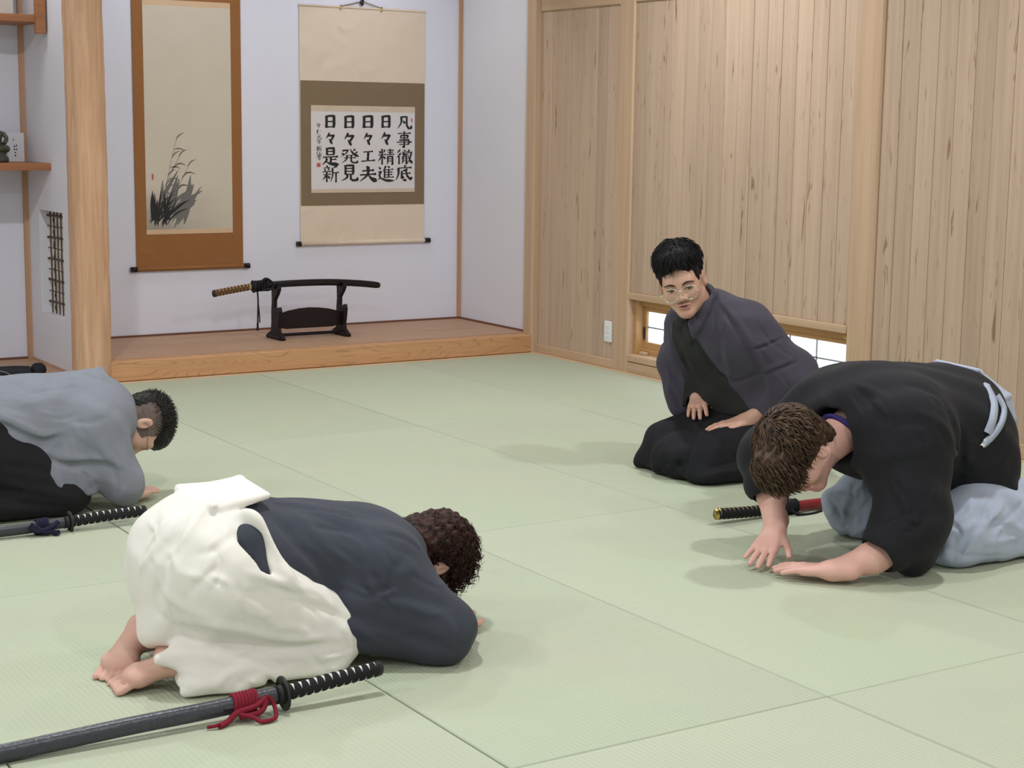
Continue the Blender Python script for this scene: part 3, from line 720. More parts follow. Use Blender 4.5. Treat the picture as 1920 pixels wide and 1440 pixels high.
# sword in front of the white-hakama person
sp1 = []
for px_, py_, z_, Y_ in ((716, 1251, None, -4.893), (625, 1275, None, -4.893), (531, 1300, None, -4.890), (400, 1330, None, -4.888), (250, 1360, None, -4.886), (120, 1388, None, -4.884), (0, 1417, None, -4.882)):
    sp1.append(at_y(px_, py_, Y_))
d_ = sp1[-1]-sp1[-2]; d_ /= np.linalg.norm(d_)
sp1 += [sp1[-1]+d_*.08+[0, 0, .000], sp1[-1]+d_*.16+[0, 0, .001]]
for q in sp1: q[2] = max(q[2], .021)
s1, s1at = sword('practice_sword', 'practice sword with black scabbard and crimson cord lying beside the cream hakama', sp1,
    dict(core=white_ray, wrap=blk_cotton, cap=iron, guard=M['black_matte'], saya=blk_tex, mouth=M['black_matte']), float(np.linalg.norm(sp1[2]-sp1[0]))-.004, pitch=.0195, guard_r=.041, core_ru=.0175, core_rv=.0145, saya_ru=.0205, saya_rv=.0165, wrapw=.60)
hl = float(np.linalg.norm(sp1[2]-sp1[0]))
def loops(at_, u0, u1, n, r1, r2, th, mat, root, nm):
    parts_ = []
    for u in np.linspace(u0, u1, n):
        c = at_(u); parts_.append(tubevf([(c[0]+.002*math.sin(a), c[1]+r2*math.cos(a), c[2]+r1*math.sin(a)) for a in np.linspace(0, 2*math.pi, 17)], th, n=6))
    return parts_
pr_ = loops(s1at, hl+.075, hl+.125, 7, .0235, .0195, .0052, redcord, s1, 'cord')
a0, a1 = s1at(hl+.080), s1at(hl+.125)
side = np.array([0, -1.0, 0])
pr_ += [tubevf(smoothpath([a0+side*.018+[.03, 0, .010], a0+side*.026+[.0, 0, -.004], a1+side*.026+[-.0, 0, -.010], a1+side*.030+[-.025, 0, -.026], a1+side*.040+[-.05, 0, a1[2]*-1+.008]], 26), .0070, n=7),
        tubevf(smoothpath([a0+side*.022+[.035, 0, .012], a0+side*.030+[.045, 0, -.012], np.array([a0[0]+.035, a0[1]-.055, .009]), np.array([a0[0]+.000, a0[1]-.058, .007]), np.array([a0[0]-.015, a0[1]-.045, .016]), a1+side*.026+[.0, 0, -.012]], 34), .0052, n=7),
        tubevf(smoothpath([a0+side*.020+[.03, 0, .006], a0+side*.030+[.01, 0, -.018], a1+side*.030+[.005, 0, -.020]], 16), .0075, n=7),
        tubevf(smoothpath([a1+side*.028+[0, 0, -.012], a1+side*.030+[-.03, 0, -.024], np.array([a1[0]-.055, a1[1]-.036, .009]), np.array([a1[0]-.075, a1[1]-.030, .007])], 16), .0042, n=7)]
link('crimson_cord', mesh('crimson_cord', *merge(*pr_), True), redcord, s1)
link('cord_slot_knob', mesh('cord_slot_knob', *boxvf(tuple(s1at(hl+.135)-[.02, .02, .006]), tuple(s1at(hl+.135)+[.02, -.006, .006]), .004)), M['black_matte'], s1)

# sword in front of the grey-kimono person
sp2 = [at_y(px_, py_, -2.962) for px_, py_ in ((274, 957), (205, 966), (133, 978), (80, 986), (40, 992), (0, 997))]
d_ = sp2[-1]-sp2[-2]; d_ /= np.linalg.norm(d_)
sp2 += [sp2[-1]+d_*.2*k_+[0, 0, -.002*k_] for k_ in (1, 2, 2.7)]
for q in sp2: q[2] = max(q[2], .021)
s2, s2at = sword('practice_sword', 'practice sword with black scabbard and navy cord lying below the grey jacket', sp2,
    dict(core=white_ray, wrap=blk_cotton, cap=M['black_matte'], guard=M['black_matte'], saya=plain('dark_slate_lacquer', (.035, .036, .045), .35), mouth=M['black_matte']), float(np.linalg.norm(sp2[2]-sp2[0])), pitch=.0215, guard_r=.036, core_ru=.0175, core_rv=.0145, saya_ru=.0185, saya_rv=.0150, wrapw=.62)
h2 = float(np.linalg.norm(sp2[2]-sp2[0]))
navy = fabric('navy_cord', (.012, .013, .035), .3, .8, 500, .5, 60)
pr_ = loops(s2at, h2+.085, h2+.115, 4, .022, .019, .006, navy, s2, 'cord')
a0 = s2at(h2+.10)
pr_ += [tubevf(smoothpath([a0+[.05, -.02, .012], a0+[.02, -.032, -.002], a0+[-.02, -.032, -.008], a0+[-.045, -.025, .006]], 18), .0085, n=7),
        tubevf(smoothpath([a0+[-.04, -.02, .014], a0+[0, -.034, -.012], a0+[.03, -.034, -.014], a0+[.038, -.038, -.034]], 18), .0085, n=7),
        tubevf([a0+[.034, -.04, -.018], np.array([a0[0]+.040, a0[1]-.055, .012])], .0095, n=7)]
link('navy_cord', mesh('navy_cord', *merge(*pr_), True), navy, s2)

# sword behind the brown-haired man
sp3 = [at_y(px_, py_, -3.955) for px_, py_ in ((1340, 964), (1400, 960), (1470, 952), (1545, 945))]
d_ = sp3[-1]-sp3[-2]; d_ /= np.linalg.norm(d_)
sp3 += [sp3[-1]+d_*.2*k_ for k_ in (1, 2, 2.9)]
for q in sp3: q[2] = max(q[2], .022)
redlac = plain('red_lacquer', (.26, .016, .02), .3)
s3, s3at = sword('katana', 'katana with gilt pommel and red scabbard lying behind the black kimono sleeve', sp3,
    dict(core=gold_ray, wrap=blk_cotton, cap=lk, guard=iron, saya=redlac, mouth=M['black_lacquer']), .245, pitch=.020, guard_r=.038, wrapw=.62)
h3 = .245
pr_ = loops(s3at, h3+.07, h3+.12, 5, .024, .020, .006, blk_cotton, s3, 'cord')
link('black_cord', mesh('black_cord', *merge(*pr_, tubevf(smoothpath([s3at(h3+.08)+[0, -.02, 0], s3at(h3+.10)+[0, -.04, -.018], s3at(h3+.16)+[0, -.045, -.022], s3at(h3+.22)+[0, -.03, -.02]], 20), .006, n=7)), True), blk_cotton, s3)

# black sword bag at the bay
bagm = fabric('black_bag_cloth', (.016, .016, .022), .3, .7)
gb = empty('sword_bag', (-3.1, .12, .0), label='long black cloth sword bag with rounded end on the shelf bay floor', cat='bag')
b0, b1 = at_y(0, 705, .20), at_y(58, 697, .20)
bz = .03
pa = [(b0[0]-.55, .23, bz+.030), (b0[0]-.2, .215, bz+.034), (b0[0], .20, bz+.035), ((b0[0]+b1[0])/2, .20, bz+.034), (b1[0]-.01, .20, bz+.028)]
link('bag_body', mesh('bag_body', *tubevf(smoothpath(pa, 30), .032, .040, n=14), True), bagm, gb)
eb = at_y(72, 694, .20)
link('bag_end', mesh('bag_end', *lathevf([(.002, -.036), (.020, -.033), (.034, -.022), (.042, 0), (.036, .020), (.022, .033), (.003, .037)], 18, (eb[0], .20, bz+.037)), True), bagm, gb)
link('strap', mesh('strap', *tubevf(smoothpath([(b0[0]-.10, .21, bz+.06), (b0[0]-.05, .24, bz+.12), (b0[0]-.015, .26, bz+.20), (b0[0]+.008, .26, bz+.14), (b0[0]-.01, .24, bz+.06)], 24), .006, n=6), True), bagm, gb)
link('piping', mesh('piping', *tubevf(smoothpath([(b0[0]-.02, .165, bz+.052), (b0[0]+.02, .160, bz+.040), (b0[0]+.05, .160, bz+.020)], 12), .0022, n=5), True), plain('grey_piping', (.25, .25, .28), .7), gb)
# ---------------------------------------------------------------- implicit surfaces: bodies and cloth are grown as smooth blends and meshed
def v3(*a): return np.array(a, dtype=np.float64)
def nrm(v): v = np.asarray(v, float); return v/(np.linalg.norm(v)+1e-12)
def cap(a, b, ra, rb=None):
    a = np.asarray(a, float); b = np.asarray(b, float); rb = ra if rb is None else rb
    ab = b-a; l2 = ab@ab+1e-12
    def f(P):
        t = np.clip((P-a)@ab/l2, 0, 1)
        return np.linalg.norm(P-a-t[:, None]*ab, axis=1)-(ra+(rb-ra)*t)
    return f
def ecap(a, b, ra, rb, flat, ratio):
    """capsule whose section is squashed by ratio along the direction flat"""
    a = np.asarray(a, float); b = np.asarray(b, float); ab = b-a; flat = np.asarray(flat, float); flat = nrm(flat-ab*((flat@ab)/(ab@ab+1e-12))); l2 = ab@ab+1e-12
    def f(P):
        q = P-a; t = np.clip(q@ab/l2, 0, 1); d = q-t[:, None]*ab
        k = d@flat; r_ = ra+(rb-ra)*t
        n0 = np.sqrt(np.maximum((d*d).sum(1)-k*k+(k/ratio)**2, 1e-12))
        g = np.sqrt(np.maximum((d*d).sum(1)-k*k+(k/ratio**2)**2, 1e-12))
        return n0*(n0-r_)/g
    return f
def ell(c, r_, R=None):
    c = np.asarray(c, float); r_ = np.asarray(r_, float)
    def f(P):
        q = P-c
        if R is not None: q = q@R
        k0 = np.sqrt(((q/r_)**2).sum(1))+1e-9; k1 = np.sqrt(((q/r_**2)**2).sum(1))+1e-9
        return k0*(k0-1)/k1
    return f
def rbx(c, h, rad, R=None):
    c = np.asarray(c, float); h = np.asarray(h, float)-rad
    def f(P):
        q = P-c
        if R is not None: q = q@R
        q = np.abs(q)-h
        return np.linalg.norm(np.maximum(q, 0), axis=1)+np.minimum(q.max(1), 0)-rad
    return f
def half(p, n):
    p = np.asarray(p, float); n = nrm(n)
    return lambda P: (P-p)@n
def slab3(p0, p1, p2, th, rad=None):
    """rounded triangle plate of thickness 2*th"""
    p = [np.asarray(q, float) for q in (p0, p1, p2)]; n = nrm(np.cross(p[1]-p[0], p[2]-p[0]))
    def seg(P, a, b):
        ab = b-a; t = np.clip((P-a)@ab/(ab@ab), 0, 1); return ((P-a-t[:, None]*ab)**2).sum(1)
    def f(P):
        ins = np.ones(len(P), bool)
        for i in range(3):
            e = np.cross(n, p[(i+1) % 3]-p[i]); ins &= ((P-p[i])@e > 0)
        dd = np.minimum(np.minimum(seg(P, p[0], p[1]), seg(P, p[1], p[2])), seg(P, p[2], p[0]))
        dp = (P-p[0])@n
        return np.where(ins, np.abs(dp), np.sqrt(dd))-th
    return f
def crease(pts, width, amp):
    """raised (amp>0) or sunk (amp<0) fold along a polyline, fading at its ends"""
    pts = np.asarray(pts, float); n = len(pts)
    cum = np.concatenate([[0], np.cumsum(np.linalg.norm(np.diff(pts, axis=0), axis=1))]); tot = cum[-1]+1e-9
    lo = pts.min(0)-3*width; hi = pts.max(0)+3*width
    def f(P):
        out = np.zeros(len(P)); m_ = ((P > lo) & (P < hi)).all(1)
        if not m_.any(): return out
        Q = P[m_]; best = np.full(len(Q), 1e9); par = np.zeros(len(Q))
        for i in range(n-1):
            ab = pts[i+1]-pts[i]; t = np.clip((Q-pts[i])@ab/(ab@ab+1e-12), 0, 1)
            d = ((Q-pts[i]-t[:, None]*ab)**2).sum(1); k = d < best
            best[k] = d[k]; par[k] = (cum[i]+t[k]*(cum[i+1]-cum[i]))/tot
        fade = np.clip(np.minimum(par, 1-par)*4+.25, 0, 1)
        out[m_] = amp*fade*np.exp(-best/width**2)
        return out
    return f
def wavy(dirv, wl, amp, ph=0.0, warp=None):
    dirv = nrm(dirv)
    def f(P):
        u = P@dirv
        w_ = 0.6*np.sin(P[:, 0]*9+P[:, 1]*7+ph)+0.5*np.sin(P[:, 2]*13-P[:, 1]*8+2*ph)
        return amp*np.sin(2*np.pi*u/wl+w_*1.6+ph)
    return f
class Sdf:
    def __init__(self): self.ops = []
    def u(self, f, k=.02): self.ops.append(('u', k, f)); return self
    def s(self, f, k=.01): self.ops.append(('s', k, f)); return self
    def i(self, f, k=.01): self.ops.append(('i', k, f)); return self
    def d(self, f): self.ops.append(('d', 0, f)); return self
    def floor(self, z=0.003, k=.008): return self.i(half((0, 0, z), (0, 0, -1)), k)
    def __call__(self, P):
        d = None
        for m_, k, f in self.ops:
            if m_ == 'd': d = d-f(P); continue
            b = f(P)
            if m_ == 'u':
                if d is None: d = b; continue
                h = np.maximum(k-np.abs(d-b), 0)/k; d = np.minimum(d, b)-h*h*k*.25
            elif m_ == 's':
                b = -b; h = np.maximum(k-np.abs(d-b), 0)/k; d = np.maximum(d, b)+h*h*k*.25
            else:
                h = np.maximum(k-np.abs(d-b), 0)/k; d = np.maximum(d, b)+h*h*k*.25
        return d
    def hit(self, px_, py_):
        """first surface point seen through a picture point (used to lay folds on the cloth)"""
        d = nrm(ray(px_, py_)); t = 2.0
        p = CAM+d*t
        for _ in range(90):
            p = CAM+d*t; s = float(self(p[None])[0])
            if s < .0008: return p
            t += max(s*.8, .0006)
            if t > 12: break
        return p
    def hits(self, pix):
        D = np.array([nrm(ray(*q)) for q in pix]); t = np.full(len(D), 2.5); live = np.ones(len(D), bool)
        for _ in range(70):
            s = self(CAM+D[live]*t[live][:, None]); t[live] += np.where(s < .0008, 0, np.maximum(s*.85, .0006))
            k = np.nonzero(live)[0]; live[k[(s < .0008) | (t[k] > 12)]] = False
            if not live.any(): break
        return CAM+D*t[:, None]
    def folds(self, spec):
        """creases given as (picture points, width, height): laid on the surface as it is now"""
        P = self.hits([q for pix, w_, a_ in spec for q in pix]); n = 0; fs = []
        for pix, w_, a_ in spec:
            p = P[n:n+len(pix)]; n += len(pix)
            fs.append(crease(smoothpath(p, 3*len(p)) if len(p) > 2 else p, w_, a_))
        for f in fs: self.d(f)
        return self
def randfolds(sdf, regions, seed, w=(.006, .011), amp=.0055):
    """many short wrinkles: regions are (x0, y0, x1, y1, angle in degrees, count) in picture coordinates"""
    r5 = np.random.default_rng(seed); spec = []
    for x0, y0, x1, y1, ang, n in regions:
        for _ in range(n):
            x, y = r5.uniform(x0, x1), r5.uniform(y0, y1); a = math.radians(ang+r5.uniform(-22, 22)); l = r5.uniform(22, 55); bd = r5.uniform(-.35, .35)
            p = [(x+l*t*math.cos(a+bd*t), y+l*t*math.sin(a+bd*t)) for t in (-1, 0, 1)]
            spec.append((p, r5.uniform(*w), amp*r5.uniform(.5, 1)*(1 if r5.random() < .5 else -1)))
    sdf.folds(spec)
def axisgrid(lo, hi, h, fine=()):
    """sample positions along an axis: spacing h, finer inside the given ranges (a, b, hf)"""
    out = [lo]; x = lo
    while x < hi:
        s = h
        for a, b, hf in fine:
            if a-1e-9 <= x < b: s = min(s, hf)
            elif x < a and x+s > a: s = max(a-x, hf)
        x += s; out.append(x)
    return np.array(out)
from concurrent.futures import ThreadPoolExecutor
_POOL = ThreadPoolExecutor(4)
def peval(sdf, P, ch=16000):
    if len(P) <= ch: return sdf(P)
    return np.concatenate(list(_POOL.map(sdf, [P[i:i+ch] for i in range(0, len(P), ch)])))
def polygonize(sdf, xs, ys, zs, step=4, margin=.008, project=1):
    def pad(a):
        n = (-(len(a)-1)) % step
        return np.concatenate([a, a[-1]+(a[-1]-a[-2])*np.arange(1, n+1)]) if n else a
    xs, ys, zs = pad(xs), pad(ys), pad(zs)
    cx, cy, cz = xs[::step], ys[::step], zs[::step]
    G = np.stack(np.meshgrid(cx, cy, cz, indexing='ij'), -1)
    D = peval(sdf, G.reshape(-1, 3)).reshape(G.shape[:3])
    sx, sy, sz = np.diff(cx), np.diff(cy), np.diff(cz)
    # a coarse cell is active if any corner is closer than its diagonal
    diag = np.sqrt(sx[:, None, None]**2+sy[None, :, None]**2+sz[None, None, :]**2)
    A = np.abs(D); mn = np.full(diag.shape, 1e9)
    sg = np.zeros(diag.shape, int)
    for i in (0, 1):
        for j in (0, 1):
            for k in (0, 1):
                sl = (slice(i, len(cx)-1+i), slice(j, len(cy)-1+j), slice(k, len(cz)-1+k))
                mn = np.minimum(mn, A[sl]); sg += (D[sl] < 0)
    act = (mn < diag*.75+margin) | ((sg > 0) & (sg < 8))
    n = (len(xs), len(ys), len(zs))
    need = np.zeros(n, bool)
    ai, aj, ak = np.nonzero(act)
    blk = np.zeros((len(cx)-1, len(cy)-1, len(cz)-1), bool); blk[ai, aj, ak] = True
    big = np.repeat(np.repeat(np.repeat(blk, step, 0), step, 1), step, 2)
    need[:-1, :-1, :-1] |= big; need[1:, :-1, :-1] |= big; need[:-1, 1:, :-1] |= big; need[:-1, :-1, 1:] |= big
    need[1:, 1:, :-1] |= big; need[1:, :-1, 1:] |= big; need[:-1, 1:, 1:] |= big; need[1:, 1:, 1:] |= big
    # default sign elsewhere from coarse sample
    cs = np.sign(D[:-1, :-1, :-1]); full = np.ones(n, np.float32)
    bs = np.repeat(np.repeat(np.repeat(cs, step, 0), step, 1), step, 2)
    full[:-1, :-1, :-1] = bs
    I, J, K = np.nonzero(need)
    pts = np.stack([xs[I], ys[J], zs[K]], 1); val = peval(sdf, pts)
    full[I, J, K] = val
    ins = full < 0
    c = np.zeros((n[0]-1, n[1]-1, n[2]-1), np.int8)
    for i in (0, 1):
        for j in (0, 1):
            for k in (0, 1): c += ins[i:n[0]-1+i, j:n[1]-1+j, k:n[2]-1+k]
    ci, cj, ck = np.nonzero((c > 0) & (c < 8))
    vid = np.full(c.shape, -1, np.int64); vid[ci, cj, ck] = np.arange(len(ci))
    acc = np.zeros((len(ci), 3)); cnt = np.zeros(len(ci))
    cor = [(i, j, k) for i in (0, 1) for j in (0, 1) for k in (0, 1)]
    X = [xs, ys, zs]
    for a in cor:
        for ax in range(3):
            if a[ax]: continue
            b = list(a); b[ax] = 1
            fa = full[ci+a[0], cj+a[1], ck+a[2]]; fb = full[ci+b[0], cj+b[1], ck+b[2]]
            m_ = (fa < 0) != (fb < 0)
            t = np.where(m_, fa/np.where(fa == fb, 1, fa-fb), 0)
            pa = np.stack([xs[ci+a[0]], ys[cj+a[1]], zs[ck+a[2]]], 1); pb = np.stack([xs[ci+b[0]], ys[cj+b[1]], zs[ck+b[2]]], 1)
            acc += np.where(m_[:, None], pa+(pb-pa)*t[:, None], 0); cnt += m_
    V = acc/cnt[:, None]
    F = []
    for ax in range(3):
        o1, o2 = [(1, 2), (2, 0), (0, 1)][ax]
        sl0 = [slice(None)]*3; sl1 = [slice(None)]*3; sl0[ax] = slice(0, -1); sl1[ax] = slice(1, None)
        ia, ib = ins[tuple(sl0)], ins[tuple(sl1)]
        e = np.nonzero(ia != ib); e = [q.copy() for q in e]
        ok = (e[o1] > 0) & (e[o2] > 0) & (e[o1] < n[o1]-1) & (e[o2] < n[o2]-1)
        e = [q[ok] for q in e]; flip = ia[e[0], e[1], e[2]]
        def cell(d1, d2):
            q = [z.copy() for z in e]; q[o1] = q[o1]+d1; q[o2] = q[o2]+d2
            return vid[q[0], q[1], q[2]]
        q = np.stack([cell(-1, -1), cell(0, -1), cell(0, 0), cell(-1, 0)], 1)
        q[~flip] = q[~flip][:, ::-1]
        F.append(q)
    F = np.vstack(F); F = F[(F >= 0).all(1)]
    for _ in range(project):
        h = 1e-4; d0 = peval(sdf, V)
        g = np.stack([(peval(sdf, V+np.eye(3)[a]*h)-d0)/h for a in range(3)], 1)
        g2 = (g*g).sum(1)+1e-6
        stp = np.clip(d0/np.sqrt(g2), -.004, .004)
        V = V-.9*stp[:, None]*g/np.sqrt(g2)[:, None]
    return V, F
def npmesh(name, V, F, smooth=True):
    me = bpy.data.meshes.new(name)
    V = np.asarray(V, np.float32); F = np.asarray(F, np.int32); k = F.shape[1]
    me.vertices.add(len(V)); me.vertices.foreach_set('co', V.ravel())
    me.loops.add(F.size); me.loops.foreach_set('vertex_index', F.ravel())
    me.polygons.add(len(F)); me.polygons.foreach_set('loop_start', np.arange(len(F), dtype=np.int32)*k)
    me.update(calc_edges=True)
    if smooth: me.polygons.foreach_set('use_smooth', np.ones(len(F), bool))
    me.validate(); me.update()
    return me
def grow(name, sdf, lo, hi, h, mat, parent, fine=((), (), ()), zones=None, mats=None, **k):
    xs, ys, zs = (axisgrid(lo[i], hi[i], h, fine[i]) for i in range(3))
    V, F = polygonize(sdf, xs, ys, zs)
    me = npmesh(name, V, F)
    o = link(name, me, mats if mats else mat, parent, **k)
    if zones is not None:
        c = V[F].mean(1); idx = np.zeros(len(F), np.int32)
        for i, z in enumerate(zones): idx[z(c)] = i+1
        me.polygons.foreach_set('material_index', idx)
    return o
# hair strands: many tapered three-sided locks in one mesh
def strandmesh(name, roots, dirs, length, rad, steps, stepfn, mat, parent, seed=1, sides=3):
    n = len(roots); r4 = np.random.default_rng(seed)
    P = np.array(roots, float); D = np.array(dirs, float); path = [P.copy()]
    length = np.broadcast_to(length, (n,))
    for i in range(steps):
        D = stepfn(P, D, i, r4); D /= np.linalg.norm(D, axis=1)[:, None]+1e-9
        P = P+D*(length/steps)[:, None]; path.append(P.copy())
    path = np.stack(path, 1); T = np.gradient(path, axis=1); T /= np.linalg.norm(T, axis=2)[..., None]+1e-9
    ref = r4.normal(size=(n, 1, 3)); N = ref-T*(ref*T).sum(2)[..., None]; N /= np.linalg.norm(N, axis=2)[..., None]+1e-9
    B = np.cross(T, N); t = np.linspace(0, 1, steps+1); prof = np.interp(t, [0, .15, .6, 1], [.8, 1, .8, .08])
    rad = np.broadcast_to(rad, (n,)); R_ = rad[:, None]*prof[None]
    a = np.linspace(0, 2*np.pi, sides, endpoint=False)
    V = path[:, :, None]+R_[..., None, None]*(N[:, :, None]*np.cos(a)[:, None]+B[:, :, None]*np.sin(a)[:, None])
    V = V.reshape(-1, 3); S = steps+1
    base = (np.arange(n)*S*sides)[:, None, None]+(np.arange(steps)*sides)[None, :, None]+np.arange(sides)[None, None]
    nxt = (np.arange(n)*S*sides)[:, None, None]+(np.arange(steps)*sides)[None, :, None]+((np.arange(sides)+1) % sides)[None, None]
    F = np.stack([base, nxt, nxt+sides, base+sides], -1).reshape(-1, 4)
    return link(name, npmesh(name, V, F), mat, parent)

# ---------------------------------------------------------------- anatomy
def hand(S, wrist, dirv, back, thumb, curl=.15, spread=.10, sc=1.0, flat=True, k=.004, thumb_out=.55):
    """palm and five separate fingers. dirv: towards fingertips, back: normal of the back of the hand, thumb: side of the thumb (unit-ish)"""
    d = nrm(dirv); b = nrm(np.asarray(back, float)-d*(np.asarray(back, float)@d)); t = nrm(np.asarray(thumb, float)-d*(np.asarray(thumb, float)@d)-b*(np.asarray(thumb, float)@b))
    w = np.asarray(wrist, float)
    offs = [.031, .010, -.0105, -.030]; kl = [.092, .096, .091, .082]; ln = [.070, .078, .073, .057]; rr = [.0100, .0103, .0098, .0086]
    for i in range(4):
        kn = w+(d*kl[i]+t*offs[i])*sc
        S.u(cap(w+t*offs[i]*.55*sc+d*.005, kn, .0155*sc, .0122*sc), .016)
    S.u(cap(w-d*.05*sc, w+d*.01*sc, .0235*sc, .0215*sc), .03)
    tips = []
    for i in range(4):
        p = w+(d*kl[i]+t*offs[i])*sc+b*.002*sc; ang = -spread*(i-1.4)*-1
        fd = nrm(d+t*(-(i-1.3))*spread); c = curl*(1+.12*i)
        for j, fr in enumerate((.45, .31, .24)):
            dd = nrm(fd*math.cos(c*(j+.3))-b*math.sin(c*(j+.3)))
            q = p+dd*ln[i]*fr*sc
            S.u(cap(p, q, rr[i]*(1-.09*j)*sc, rr[i]*(1-.09*(j+1))*sc), .006 if j == 0 else k)
            p = q
        tips.append(p)
    a0 = w+(d*.012+t*.018)*sc; a1 = w+(d*.046+t*(.040+.01*thumb_out)-b*.006)*sc; a2 = w+(d*.074+t*(.046+.028*thumb_out)-b*.009)*sc; a3 = w+(d*.098+t*(.048+.036*thumb_out)-b*.010)*sc
    S.u(cap(a0, a1, .0165*sc, .0120*sc), .014); S.u(cap(a1, a2, .0108*sc, .0100*sc), .005); S.u(cap(a2, a3, .0098*sc, .0078*sc), .004)
    return tips
def headframe(F_, U_):
    F_ = nrm(F_); U_ = np.asarray(U_, float); U_ = nrm(U_-F_*(U_@F_)); return np.stack([F_, np.cross(U_, F_), U_], 1)   # columns fwd, left, up
def head(S, c, R, sc=1.0, detail=True, jaw=1.0):
    c = np.asarray(c, float)
    def q(x, y, z): return c+R@(np.array([x, y, z])*sc)
    def E(x, y, z, a, b_, d, k=.02, m_='u'): getattr(S, m_)(ell(q(x, y, z), np.array([a, b_, d])*sc, R), k*sc)
    E(-.012, 0, .034, .096, .076, .090, .03)
    E(.022, 0, -.030, .068, .058, .082, .045)
    for s in (-1, 1):
        S.u(cap(q(.000, s*.046, -.050), q(.058, s*.013*jaw, -.102), .020*sc, .016*sc), .03*sc)
        E(.056, s*.036, -.030, .022, .020, .022, .03)
    E(.064, 0, -.104, .022, .022, .018, .02)
    S.u(cap(q(.077, -.034, .018), q(.077, .034, .018), .012*sc), .03*sc)
    if detail:
        for s in (-1, 1): E(.096, s*.033, -.004, .017, .020, .012, .014, 's')
        S.u(cap(q(.085, 0, .008), q(.104, 0, -.034), .0075*sc, .0115*sc), .012*sc)
        for s in (-1, 1):
            E(.097, s*.0125, -.037, .011, .008, .008, .008)
            S.u(ell(q(.0745, s*.033, -.005), np.array([.0155, .0165, .0135])*sc, R), .004)
            E(.0930, s*.033, -.0065, .013, .0150, .0038, .002, 's')
            S.s(ell(q(.0995, s*.008, -.045), np.array([.005, .0045, .004])*sc, R), .003)
        S.u(cap(q(.0855, -.021, -.0665), q(.0955, 0, -.0625), .0050*sc), .005*sc); S.u(cap(q(.0855, .021, -.0665), q(.0955, 0, -.0625), .0050*sc), .005*sc)
        S.u(cap(q(.0855, -.013, -.0775), q(.0855, .013, -.0775), .0082*sc), .007*sc)
        E(.100, 0, -.0695, .016, .016, .0030, .002, 's')
    for s in (-1, 1):
        S.u(ell(q(-.006, s*.0800, -.010), np.array([.0185, .0110, .0330])*sc, R), .006*sc)
        S.s(ell(q(.001, s*.0900, -.006), np.array([.0105, .0075, .0200])*sc, R), .005*sc)
    return q
def skin_mat(name, col, red=.10):
    mt, nt, b = newmat(name); L = nt.links.new
    b.inputs['Roughness'].default_value = .5; b.inputs['Specular IOR Level'].default_value = .4
    b.inputs['Subsurface Weight'].default_value = .12; b.inputs['Subsurface Radius'].default_value = (1.0, .35, .2); b.inputs['Subsurface Scale'].default_value = .008
    tc = nd(nt, 'ShaderNodeTexCoord'); n = nd(nt, 'ShaderNodeTexNoise', Scale=24.0, Detail=4.0); L(tc.outputs['Object'], n.inputs['Vector'])
    mx = nd(nt, 'ShaderNodeMix', data_type='RGBA'); mx.inputs['A'].default_value = c4((col[0]*.97, col[1]*(1-red), col[2]*(1-red))); mx.inputs['B'].default_value = c4((min(1, col[0]*1.04), min(1, col[1]*(1+red*.6)), min(1, col[2]*(1+red*.6))))
    L(n.outputs['Fac'], mx.inputs['Factor']); L(mx.outputs['Result'], b.inputs['Base Color'])
    n2 = nd(nt, 'ShaderNodeTexNoise', Scale=420.0, Detail=2.0); L(tc.outputs['Object'], n2.inputs['Vector'])
    bp = nd(nt, 'ShaderNodeBump', Strength=.08, Distance=.001); L(n2.outputs['Fac'], bp.inputs['Height']); L(bp.outputs['Normal'], b.inputs['Normal'])
    return mt
def hair_mat(name, c1, c2, rough=.45):
    mt, nt, b = newmat(name); L = nt.links.new
    b.inputs['Roughness'].default_value = rough; b.inputs['Specular IOR Level'].default_value = .22
    tc = nd(nt, 'ShaderNodeTexCoord'); n = nd(nt, 'ShaderNodeTexNoise', Scale=60.0, Detail=3.0); L(tc.outputs['Object'], n.inputs['Vector'])
    cr = nd(nt, 'ShaderNodeValToRGB'); cr.color_ramp.elements[0].position = .35; cr.color_ramp.elements[1].position = .68
    cr.color_ramp.elements[0].color = c4(c1); cr.color_ramp.elements[1].color = c4(c2); L(n.outputs['Fac'], cr.inputs['Fac']); L(cr.outputs['Color'], b.inputs['Base Color'])
    return mt
def sphere_pts(n, seed=0):
    i = np.arange(n)+.5; ph = np.arccos(1-2*i/n); th = np.pi*(1+5**.5)*i
    return np.stack([np.cos(th)*np.sin(ph), np.sin(th)*np.sin(ph), np.cos(ph)], 1)
